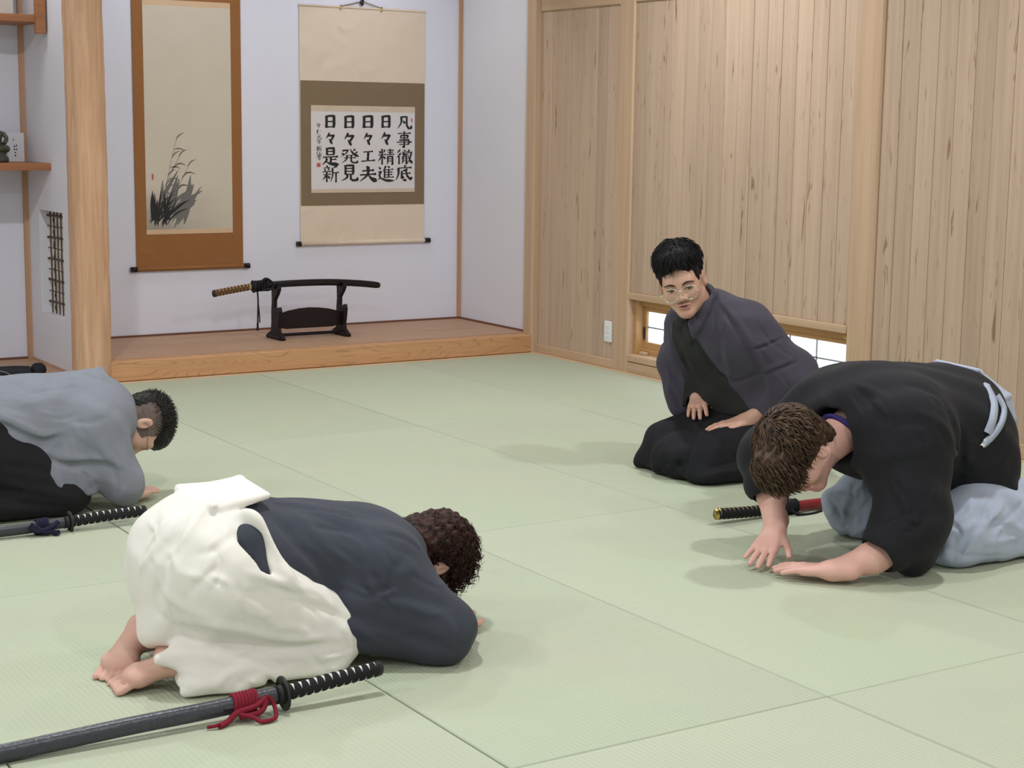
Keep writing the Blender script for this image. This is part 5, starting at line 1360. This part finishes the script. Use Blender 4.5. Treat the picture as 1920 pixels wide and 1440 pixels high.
# ================================================================ instructor with round glasses, kneeling (faces -x, looks towards the camera's left)
def build_instructor():
    Yc = -3.24
    root = empty('person', (-1.2, Yc, 0), label='person with short black hair and round glasses kneeling upright in dark grey kimono', cat='person')
    skin = skin_mat('skin_tan', (.60, .36, .265)); lip = skin_mat('skin_lip_tan', (.48, .225, .18)); must = skin_mat('skin_moustache', (.30, .18, .135), .2)
    grey = fabric('charcoal_kimono', (.064, .057, .079), .12, .85, 800, .25, 4, sheen=.06); black = fabric('black_hakama_cotton', (.0105, .0105, .0135), .15, .8, 800, .3, 5)
    B = Sdf()
    B.u(ell((-1.05, Yc, .22), (.12, .14, .11)), .03)
    B.u(cap((-1.06, Yc, .26), (-1.24, Yc, .54), .11, .105), .05)
    B.u(cap((-1.265, Yc-.15, .585), (-1.265, Yc+.15, .585), .062), .06)
    B.u(cap((-1.285, Yc, .60), (-1.395, Yc, .70), .060, .056), .03)
    Fd = nrm(-_f-.16*_r-.42*_u); Ud = _u-.20*_r
    R = headframe(Fd, Ud); HC = v3(-1.450, Yc+.005, .768)
    qh = head(B, HC, R, 1.06)
    B.u(cap((-1.30, Yc, .60), (-1.345, Yc, .555), .055, .035), .03)
    # right arm (far) and left arm (near), hands on the thighs
    wR, wL = v3(-1.232, -3.095, .278), v3(-1.228, -3.395, .226)
    for sh, el, wr_ in ((v3(-1.27, Yc+.17, .565), v3(-1.18, Yc+.28, .38), wR), (v3(-1.26, Yc-.17, .565), v3(-1.07, Yc-.27, .37), wL)):
        B.u(cap(sh, el, .048, .042), .04); B.u(cap(el, wr_, .040, .027), .02)
    hand(B, wR, (-.60, -.68, -.30), (-.30, .05, 1), (.45, -.85, 0), curl=.16, spread=.09, sc=1.0, thumb_out=.3)
    hand(B, wL, (-.93, .22, -.22), (-.15, -.15, 1), (.25, .93, 0), curl=.16, spread=.09, sc=1.0, thumb_out=.2)
    for s in (-1, 1):
        hip, kn, an = v3(-1.04, Yc+s*.09, .19), v3(-1.375, Yc+s*.145, .085), v3(-.98, Yc+s*.09, .055)
        B.u(cap(hip, kn, .080, .045), .03); B.u(cap(kn, an, .040, .034), .03)
    B.i(half((0, 0, .004), (0, 0, -1)), .003)
    def zl(f): return lambda P: f((P-HC)@R/1.06) & (np.linalg.norm(P-HC, axis=1) < .155)
    zones = [zl(lambda q: ((q[:, 1]/.0225)**2+((q[:, 2]+.0705)/.0135)**2 < 1) & (q[:, 0] > .078)),
             zl(lambda q: (np.abs(q[:, 1]) < .024) & (np.abs(q[:, 1]) > .004) & (np.abs(q[:, 2]+.0545+.22*np.abs(q[:, 1])) < .0028) & (q[:, 0] > .078)),
             zl(lambda q: ((q[:, 1]/.0155)**2+((q[:, 2]+.0695)/.0030)**2 < 1) & (q[:, 0] > .070))]
    grow('body', B, (-1.62, -3.64, -.02), (-.80, -2.84, 1.00), .014, skin, root, mats=[skin, lip, must, plain('mouth_dark', (.10, .03, .03), .5)], zones=zones,
         fine=(((-1.56, -1.25, .0032), (-1.25, -1.08, .0046)), ((-3.43, -3.10, .0034),), ((.12, .30, .0048), (.62, .92, .0032))))
    # eyes, brows, glasses
    white = plain('eye_white', (.72, .68, .66), .3); iris = plain('eye_dark', (.018, .010, .008), .2)
    for s in (-1, 1):
        ec = qh(.0765, s*.033, -.005)
        sp = sphere_pts(160)
        V, F = lathevf([(.0125*math.sin(t), -.0125*math.cos(t)) for t in np.linspace(.05, math.pi-.05, 12)], 16)
        e = link('eye', mesh('eye', (np.array(V)@np.eye(3))+ec, F, True), white, root)
        g = nrm(R@v3(1, .10, -.22)); pc = ec+g*.0112
        link('iris', mesh('iris', *tubevf([pc, pc+g*.0013, pc+g*.0020], [.0070, .0062, .0008], n=14), True), iris, e)
        eb = [qh(.0965, s*.013, .0130), qh(.0965, s*.029, .0190), qh(.0900, s*.044, .0175), qh(.0790, s*.055, .0110)]
        link('eyebrow', mesh('eyebrow', *tubevf(smoothpath(eb, 14), np.interp(np.linspace(0, 1, 16), [0, .3, 1], [.0026, .0036, .0012]), .0026, n=6), True), plain('brow_black', (.012, .009, .008), .7), root)
        ll = [qh(.0900, s*(.033-.0155), -.0050), qh(.0930, s*.033, -.0015), qh(.0850, s*(.033+.0165), -.0045)]
        link('eyelash', mesh('eyelash', *tubevf(smoothpath(ll, 10), .0016, n=5), True), iris, root)
    gm = plain('gold_wire', (.75, .70, .62), .25, 1.0); lens = bpy.data.materials.new('lens_glass'); lens.use_nodes = True
    nt = lens.node_tree; nt.nodes.remove(nt.nodes['Principled BSDF']); tp = nd(nt, 'ShaderNodeBsdfTransparent'); gl = nd(nt, 'ShaderNodeBsdfGlossy', Roughness=.02); mxs = nd(nt, 'ShaderNodeMixShader'); mxs.inputs[0].default_value = .06
    nt.links.new(tp.outputs[0], mxs.inputs[1]); nt.links.new(gl.outputs[0], mxs.inputs[2]); nt.links.new(mxs.outputs[0], nt.nodes['Material Output'].inputs['Surface'])
    gr = []
    for s in (-1, 1):
        ring = [qh(.108-.006*abs(math.cos(t))*0, s*.0350+.0285*math.cos(t), -.016+.0265*math.sin(t)) for t in np.linspace(0, 2*math.pi, 33)]
        gr.append(tubevf(ring, .0015, n=6))
        gr.append(tubevf(smoothpath([qh(.108, s*.0635, -.012), qh(.098, s*.078, -.006), qh(.020, s*.083, -.002), qh(-.012, s*.082, .004), qh(-.026, s*.080, -.016)], 16), .0013, n=6))
        n = 28; V = [qh(.108, s*.0350, -.016)]+[qh(.108, s*.0350+.0278*math.cos(2*math.pi*j/n), -.016+.0258*math.sin(2*math.pi*j/n)) for j in range(n)]
        lo = mesh('lens', V, [(0, 1+j, 1+(j+1) % n) for j in range(n)])
        link('lens', lo, lens, root)
    gr.append(tubevf(smoothpath([qh(.108, -.0085, -.008), qh(.1105, 0, -.0035), qh(.108, .0085, -.008)], 10), .0013, n=6))
    link('eyeglasses', mesh('eyeglasses', *merge(*gr), True), gm, root, label='thin wire frame of round eyeglasses')
    # ---- hakama
    H = Sdf()
    H.u(ell((-1.03, Yc, .185), (.19, .23, .15)), .03)
    for s in (-1, 1):
        H.u(cap((-1.00, Yc+s*.10, .155), (-1.40, Yc+s*.150, .105), .130, .084), .06)
        H.u(ecap((-1.41, Yc+s*.165, .045), (-1.00, Yc+s*.19, .050), .095, .115, (0, 0, 1), .5), .05)
    H.u(ecap((-1.445, Yc+.10, .026), (-1.445, Yc-.17, .028), .060, .060, (0, 0, 1), .45), .03)
    H.u(slab3((-1.485, -3.045, .022), (-1.38, -3.06, .15), (-1.44, -3.20, .04), .012), .03); H.u(slab3((-1.485, -3.045, .022), (-1.30, -3.00, .10), (-1.38, -3.06, .15), .012), .03)
    H.u(ecap((-1.25, Yc, .14), (-1.45, Yc, .09), .12, .10, (0, 0, 1), .7), .06)
    H.floor(.003)
    H.folds([([(1300, 800), (1290, 830), (1275, 870), (1280, 905)], .014, -.014), ([(1325, 800), (1300, 845), (1290, 890)], .014, .012), ([(1260, 810), (1245, 845), (1225, 880)], .014, .010), ([(1240, 840), (1250, 870), (1235, 895)], .010, -.008),
             ([(1330, 880), (1360, 872), (1400, 858)], .010, -.012), ([(1310, 900), (1350, 885), (1400, 880)], .012, .010), ([(1350, 820), (1370, 850), (1400, 870)], .014, -.008), ([(1300, 790), (1330, 815), (1390, 830)], .012, .008), ([(1215, 885), (1240, 880), (1262, 885)], .008, -.006)])
    H.d(wavy((.3, .8, .3), .10, .003, .3))
    grow('hakama', H, (-1.60, -3.60, -.02), (-.72, -2.88, .40), .0072, black, root, label='black cotton hakama spread over the knees')
    # ---- kimono top
    J = Sdf()
    J.u(ecap((-1.050, Yc, .255), (-1.225, Yc, .520), .205, .200, (.80, 0, .55), .76), .03)
    J.u(cap((-1.245, Yc-.14, .575), (-1.245, Yc+.14, .575), .094), .07)
    J.u(ecap((-1.12, Yc, .29), (-1.08, Yc, .21), .19, .16, (1, 0, 0), .70), .05)
    # right sleeve (far)
    J.u(cap((-1.275, Yc+.165, .560), (-1.235, Yc+.255, .400), .098, .086), .05)
    J.u(cap((-1.235, Yc+.255, .400), (-1.22, Yc+.190, .285), .086, .056), .04)
    J.u(ecap((-1.25, Yc+.25, .40), (-1.245, Yc+.215, .245), .100, .080, (.2, 1, 0), .52), .03)
    # left sleeve (near)
    J.u(cap((-1.235, Yc-.165, .560), (-1.105, Yc-.262, .400), .106, .092), .06)
    J.u(cap((-1.105, Yc-.262, .395), (-1.150, Yc-.190, .280), .090, .056), .04)
    J.u(ecap((-1.105, Yc-.258, .40), (-1.10, Yc-.240, .250), .115, .105, (.1, 1, 0), .48), .04)
    J.u(cap((-1.085, Yc-.08, .36), (-1.085, Yc+.08, .36), .140), .08)
    J.u(cap((-1.30, Yc, .640), (-1.26, Yc-.14, .590), .070, .090), .05); J.u(cap((-1.30, Yc, .640), (-1.27, Yc+.14, .590), .070, .090), .05)
    # neck opening and V
    J.s(cap((-1.330, Yc, .655), (-1.46, Yc, .77), .060, .085), .012); J.s(cap((-1.42, Yc, .635), (-1.405, Yc+.005, .575), .045, .012), .015)
    CB = [v3(-1.315, Yc, .722), v3(-1.335, Yc-.058, .712), v3(-1.385, Yc-.066, .660), v3(-1.412, Yc-.035, .600), v3(-1.405, Yc+.005, .555)]
    CB2 = [v3(-1.315, Yc, .722), v3(-1.335, Yc+.058, .712), v3(-1.385, Yc+.066, .660), v3(-1.410, Yc+.045, .605)]
    for CH in (CB, CB2):
        for a_, b_ in zip(CH[:-1], CH[1:]): J.u(ecap(a_, b_, .026, .026, (.3, (a_[1]+b_[1])/2-Yc+.001*0, .15) if abs((a_[1]+b_[1])/2-Yc) > .02 else (1, 0, .4), .42), .012)
    J.s(cap((-1.235, Yc+.165, .255), (-1.29, Yc+.06, .215), .036, .06), .008); J.s(cap((-1.19, Yc-.185, .240), (-1.30, Yc-.12, .20), .036, .06), .008)
    b0 = Sdf(); b0.ops = list(J.ops)
    # collar bands: left over right
    def band(pix, wd, amp): J.folds([(pix, wd, amp)])
    J.folds([([(1322, 570), (1318, 600), (1300, 632), (1282, 655)], .018, .010), ([(1338, 575), (1340, 610), (1352, 660), (1345, 690)], .006, -.005), ([(1300, 620), (1320, 660), (1345, 700), (1375, 715)], .010, -.012),
             ([(1268, 605), (1290, 660), (1320, 720), (1345, 752)], .022, .010), ([(1255, 610), (1262, 650), (1285, 700), (1300, 740)], .008, -.008), ([(1245, 620), (1250, 670), (1275, 730)], .012, -.008), ([(1262, 600), (1272, 640)], .008, .006),
             ([(1345, 570), (1375, 610), (1400, 650), (1425, 700), (1432, 745)], .009, -.010), ([(1355, 568), (1388, 608), (1412, 650), (1437, 700), (1445, 745)], .010, .008),
             ([(1400, 658), (1430, 650), (1468, 634)], .006, -.008), ([(1425, 705), (1455, 695), (1495, 678)], .006, -.009), ([(1400, 650), (1432, 642), (1470, 626)], .008, .005), ([(1428, 697), (1455, 687), (1492, 670)], .008, .005),
             ([(1350, 620), (1362, 660), (1370, 710), (1375, 740)], .014, .006), ([(1360, 600), (1350, 640)], .012, -.006), ([(1370, 720), (1400, 710), (1425, 700)], .008, -.006), ([(1238, 700), (1260, 730), (1275, 765)], .010, -.006)])
    randfolds(J, [(1250, 640, 1300, 740, 75, 6), (1340, 600, 1400, 720, 70, 7), (1400, 600, 1480, 720, 30, 6)], 26, amp=.004)
    J.d(wavy((.3, .5, .6), .10, .0022, .6))
    grow('kimono_top', J, (-1.48, -3.72, .10), (-.70, -2.84, .76), .0064, grey, root, label='charcoal kimono top with crossed collar')
    olive = fabric('olive_black_lapel', (.026, .027, .026), .12, .85, 800, .25, 4)
    h = b0.hits([(1296, 626), (1372, 722), (1262, 604), (1304, 752), (1318, 690)])
    nn = nrm(np.array([(b0(h[4:5]+np.eye(3)[k]*2e-3)-b0(h[4:5]))[0] for k in range(3)]))
    n1 = nrm(np.cross(h[1]-h[0], nn)); n1 = n1 if (h[4]-h[0])@n1 < 0 else -n1; n2 = nrm(np.cross(h[3]-h[2], nn)); n2 = n2 if (h[4]-h[2])@n2 < 0 else -n2
    LP = Sdf(); LP.u(lambda P: J(P)-.0055); LP.i(half(h[0], n1), .004); LP.i(half(h[2], n2), .004); LP.i(half(h[4]-nn*.07, -nn), .01); LP.i(half((0, 0, .235), (0, 0, -1)), .004)
    grow('lapel', LP, (-1.48, -3.46, .22), (-1.08, -3.04, .66), .005, olive, root, label='olive black crossed lapel')
    # under-collar strip between the lapels
    hm = hair_mat('black_hair', (.006, .005, .006), (.016, .014, .015), .65)
    def q(x, y, z): return HC+R@(v3(x, y, z)*1.06)
    Hh = Sdf(); Hh.u(ell(q(-.020, 0, .052), np.array([.103, .082, .092])*1.06, R), .02); Hh.u(ell(q(.030, 0, .092), np.array([.062, .064, .036])*1.06, R), .03)
    Hh.s(ell(q(.128, 0, -.004), (.084, .080, .094), R), .006); Hh.s(ell(q(.105, 0, -.060), (.095, .14, .095), R), .012); Hh.s(ell(q(.03, 0, -.105), (.16, .14, .085), R), .012)
    for s in (-1, 1): Hh.u(ell(q(.032, s*.064, .034), (.024, .012, .040), R), .012); Hh.s(ell(q(-.006, s*.088, -.016), (.026, .020, .034), R), .008)
    Hh.d(lambda P: .0015*np.sin(P[:, 0]*190+2*np.sin(P[:, 2]*70))*np.sin(P[:, 1]*150+P[:, 2]*120))
    ho = grow('hair', Hh, (-1.60, -3.46, .62), (-1.22, -3.04, 1.00), .005, hm, root, label='short black hair swept over the forehead')
    sp = sphere_pts(1500); loc = (sp*np.array([.104, .083, .093])+np.array([-.020, 0, .052]))*1.06
    keep = (loc[:, 2] > .030+.9*np.maximum(0, loc[:, 0]-.020)+.010*np.sin(loc[:, 1]*60)) | ((loc[:, 0] < .0) & (loc[:, 2] > -.03))
    loc, sp = loc[keep], sp[keep]; P0 = HC+loc@R.T; N0 = sp@R.T; ph = rng.uniform(0, 6.28, len(P0)); crown = q(-.06, .01, .16); ctr = q(-.02, 0, .04)
    def stp(P, D, i, r4):
        out = P-ctr; out /= np.linalg.norm(out, axis=1)[:, None]
        fl = P-crown; fl -= out*(fl*out).sum(1)[:, None]; fl /= np.linalg.norm(fl, axis=1)[:, None]+1e-6
        return fl+out*(.55-.14*i)+np.cross(out, fl)*(.5*np.sin(ph+i*.6))[:, None]
    ln = np.where(loc[:, 2] > .08, rng.uniform(.030, .055, len(P0)), rng.uniform(.016, .028, len(P0)))
    lf = sphere_pts(700)*np.array([.064, .067, .040])+np.array([.030, 0, .092]); lf = lf[(lf[:, 2] > .088)]; k0 = len(P0)
    ln2 = lf-np.array([.030, 0, .092]); ln2 /= np.linalg.norm(ln2, axis=1)[:, None]
    P0 = np.vstack([P0, HC+(lf*1.06)@R.T]); N0 = np.vstack([N0, ln2@R.T]); ph = rng.uniform(0, 6.28, len(P0)); ln = np.concatenate([ln, rng.uniform(.025, .05, len(lf))])
    strandmesh('hair_locks', P0, N0, ln, rng.uniform(.0012, .0024, len(P0)), 6, stp, hm, ho, 9)
build_instructor()
# ================================================================ person in grey jacket and black hakama, bowing at the picture's edge (faces +x)
def build_grey():
    Yc = -2.55
    root = empty('person', (-3.8, Yc, 0), label='person with short cropped black hair bowing in grey jacket and black hakama', cat='person')
    skin = skin_mat('skin_light', (.64, .40, .31)); fade = None
    grey = fabric('heather_grey_wool', (.232, .243, .285), .12, .95, 500, .6, 18); black = fabric('black_hakama_cotton_b', (.012, .0115, .014), .15, .8, 800, .3, 5)
    B = Sdf()
    B.u(ell((-3.98, Yc, .26), (.13, .15, .12)), .03)
    B.u(cap((-3.95, Yc, .27), (-3.58, Yc, .275), .12, .115), .05)
    B.u(cap((-3.55, Yc-.13, .265), (-3.55, Yc+.13, .265), .062), .05)
    B.u(cap((-3.52, Yc, .30), (-3.40, Yc, .285), .058, .056), .03)
    R = headframe((.02, -.10, -1), (1, .02, -.06)); HC = v3(-3.355, Yc, .262)
    qh = head(B, HC, R, 1.0)
    for s in (-1, 1):
        sh, el, wr_ = v3(-3.55, Yc+s*.165, .255), v3(-3.475, Yc+s*.205, .062), v3(-3.425, Yc+s*.130, .036)
        B.u(cap(sh, el, .046, .038), .04); B.u(cap(el, wr_, .036, .026), .02)
        hand(B, v3(-3.462, Yc+s*.155, .034), (.86, -s*.50, 0), (0, 0, 1), (.50, s*.86*-1, 0), curl=.06, spread=.06, sc=.95, thumb_out=.2)
        hip, kn, an = v3(-3.98, Yc+s*.09, .22), v3(-3.69, Yc+s*.15, .075), v3(-4.10, Yc+s*.08, .070)
        B.u(cap(hip, kn, .085, .058), .04); B.u(cap(kn, an, .052, .036), .03); B.u(cap(an, an+v3(-.13, 0, -.03), .034, .028), .02)
    B.i(half((0, 0, .002), (0, 0, -1)), .003)
    # clipped sides of the hair are part of the scalp: stubbled skin
    mt, nt, b = newmat('clipped_scalp'); L = nt.links.new; b.inputs['Roughness'].default_value = .7
    tc = nd(nt, 'ShaderNodeTexCoord'); n = nd(nt, 'ShaderNodeTexNoise', Scale=70.0, Detail=4.0); L(tc.outputs['Object'], n.inputs['Vector'])
    mx = nd(nt, 'ShaderNodeMix', data_type='RGBA'); mx.inputs['A'].default_value = c4((.030, .024, .022)); mx.inputs['B'].default_value = c4((.22, .15, .125)); L(n.outputs['Fac'], mx.inputs['Factor']); L(mx.outputs['Result'], b.inputs['Base Color'])
    def zl(f): return lambda P: f((P-HC)@R)
    zones = [zl(lambda q: (q[:, 2] > -.062+.55*np.maximum(0, q[:, 0]+.03)) & (q[:, 0] < .045) & ~((np.abs(q[:, 1]) > .0775) & (q[:, 2] < .03)) & (q[:, 0] < .06))]
    grow('body', B, (-4.32, -2.88, -.02), (-3.20, -2.22, .45), .013, skin, root, mats=[skin, mt], zones=zones,
         fine=(((-3.46, -3.22, .0040),), ((-2.78, -2.46, .0042),), ((-.02, .08, .0042), (.13, .40, .0045))))
    H = Sdf()
    H.u(ell((-4.00, Yc, .275), (.18, .205, .165)), .03)
    for s in (-1, 1):
        H.u(cap((-3.95, Yc+s*.105, .23), (-3.70, Yc+s*.150, .105), .145, .096), .07)
        H.u(ecap((-3.69, Yc+s*.160, .055), (-4.05, Yc+s*.155, .055), .092, .085, (0, 0, 1), .62), .05)
    H.floor(.003)
    H.folds([([(20, 870), (90, 880), (150, 900)], .014, -.008), ([(0, 900), (80, 915), (150, 930)], .014, .008), ([(0, 930), (70, 945), (140, 950)], .012, -.008), ([(60, 860), (70, 900), (60, 950)], .012, .006)])
    grow('hakama', H, (-4.30, -2.86, -.02), (-3.55, -2.24, .50), .0085, black, root, label='black cotton hakama')
    J = Sdf()
    J.u(ecap((-3.86, Yc, .290), (-3.57, Yc, .300), .215, .200, (0, 0, 1), .84), .03)
    J.u(cap((-3.56, Yc-.13, .300), (-3.56, Yc+.13, .300), .092), .07)
    for s in (-1, 1):
        J.u(cap((-3.575, Yc+s*.160, .280), (-3.492, Yc+s*.205, .100), .105, .072), .05)
        J.u(cap((-3.492, Yc+s*.205, .100), (-3.470, Yc+s*.180, .070), .072, .064), .03)
        J.u(ecap((-3.64, Yc+s*.20, .20), (-3.70, Yc+s*.205, .125), .10, .085, (0, 1, .2), .45), .03)
        J.u(ecap((-3.56, Yc+s*.20, .15), (-3.70, Yc+s*.205, .110), .08, .040, (0, 1, .2), .5), .03)
        J.s(cap((-3.455, Yc+s*.175, .045), (-3.38, Yc+s*.12, .030), .036, .05), .008)
    J.u(slab3((-3.745, -2.765, .175), (-3.725, -2.770, .085), (-3.60, -2.765, .175), .014), .02); J.u(slab3((-3.725, -2.770, .085), (-3.60, -2.770, .080), (-3.60, -2.765, .175), .014), .02)
    # standing collar at the nape
    J.u(ecap((-3.505, Yc-.045, .405), (-3.505, Yc+.050, .410), .060, .060, (1, 0, .35), .32), .02)
    J.u(slab3(at_y(172, 699, -2.50), at_y(205, 690, -2.50), at_y(222, 728, -2.57), .010), .012)
    J.s(cap((-3.455, Yc, .300), (-3.34, Yc, .275), .066, .085), .010)
    J.floor(.003)
    J.folds([([(0, 770), (40, 790), (90, 812), (130, 808)], .012, .012), ([(0, 785), (50, 810), (100, 826), (140, 815)], .010, -.016), ([(60, 820), (90, 835), (130, 830)], .010, -.012), ([(110, 860), (160, 872), (210, 872), (235, 880)], .014, -.016),
             ([(90, 845), (150, 858), (215, 860)], .014, .010), ([(225, 880), (235, 905), (232, 930)], .010, -.007), ([(170, 880), (178, 905), (190, 925)], .010, -.008), ([(200, 830), (220, 855), (250, 880)], .014, .008), ([(150, 790), (180, 790), (215, 782)], .010, -.005),
             ([(235, 770), (250, 810), (262, 850)], .010, .006), ([(165, 697), (180, 702), (200, 710)], .006, -.004), ([(0, 755), (60, 752), (130, 745)], .020, .006), ([(120, 880), (125, 905), (140, 925)], .010, .006)])
    randfolds(J, [(20, 720, 200, 800, 10, 8), (130, 800, 250, 920, 60, 10)], 25, amp=.004)
    J.d(wavy((.5, .5, .4), .10, .002, 2.5))
    grow('jacket', J, (-4.16, -2.92, -.02), (-3.36, -2.20, .54), .0068, grey, root, label='heather grey jacket with standing collar')
    hm = hair_mat('black_crop', (.007, .006, .006), (.022, .019, .018), .5)
    def q(x, y, z): return HC+R@v3(x, y, z)
    Hh = Sdf(); Hh.u(ell(q(-.010, 0, .058), (.104, .076, .080), R), .02); Hh.u(ell(q(-.070, 0, .010), (.040, .052, .060), R), .03); Hh.u(ell(q(.050, 0, .060), (.050, .060, .050), R), .03)
    Hh.s(ell(q(.110, 0, -.030), (.085, .085, .070), R), .012); Hh.s(rbx(q(0, .105, -.02), (.15, .040, .08), .02, R), .02); Hh.s(rbx(q(0, -.105, -.02), (.15, .040, .08), .02, R), .02)
    Hh.d(lambda P: .002*np.sin(P[:, 0]*260)*np.sin(P[:, 1]*230+P[:, 2]*200))
    ho = grow('hair', Hh, (-3.48, -2.68, .12), (-3.20, -2.42, .42), .0048, hm, root, label='cropped black hair with clipped sides')
    sp = sphere_pts(1300); loc = sp*np.array([.104, .077, .081])+np.array([-.010, 0, .058]); keep = (loc[:, 2] > .035) & ~((loc[:, 0] > .07) & (loc[:, 2] < .06)); loc, sp = loc[keep], sp[keep]
    P0 = HC+loc@R.T; N0 = sp@R.T; ph = rng.uniform(0, 6.28, len(P0)); fw = R@v3(.8, 0, .1)
    def stp(P, D, i, r4): return N0+fw*.7*(i+1)*.25+np.stack([np.sin(ph), np.cos(ph*1.3), np.sin(ph*2.1)], 1)*.35
    strandmesh('hair_locks', P0-N0*.003, N0, rng.uniform(.010, .018, len(P0)), rng.uniform(.0012, .0020, len(P0)), 4, stp, hm, ho, 11)
    # temple arm of a pair of glasses
    link('eyeglasses', mesh('eyeglasses', *tubevf(smoothpath([qh(-.012, -.086, -.018), qh(.004, -.088, .006), qh(.03, -.084, .002), qh(.095, -.074, -.004)], 16), .0014, n=6), True), plain('grey_wire', (.3, .3, .32), .3, 1.0), root, label='grey wire temple of eyeglasses')
    root.location.x -= .028
build_grey()
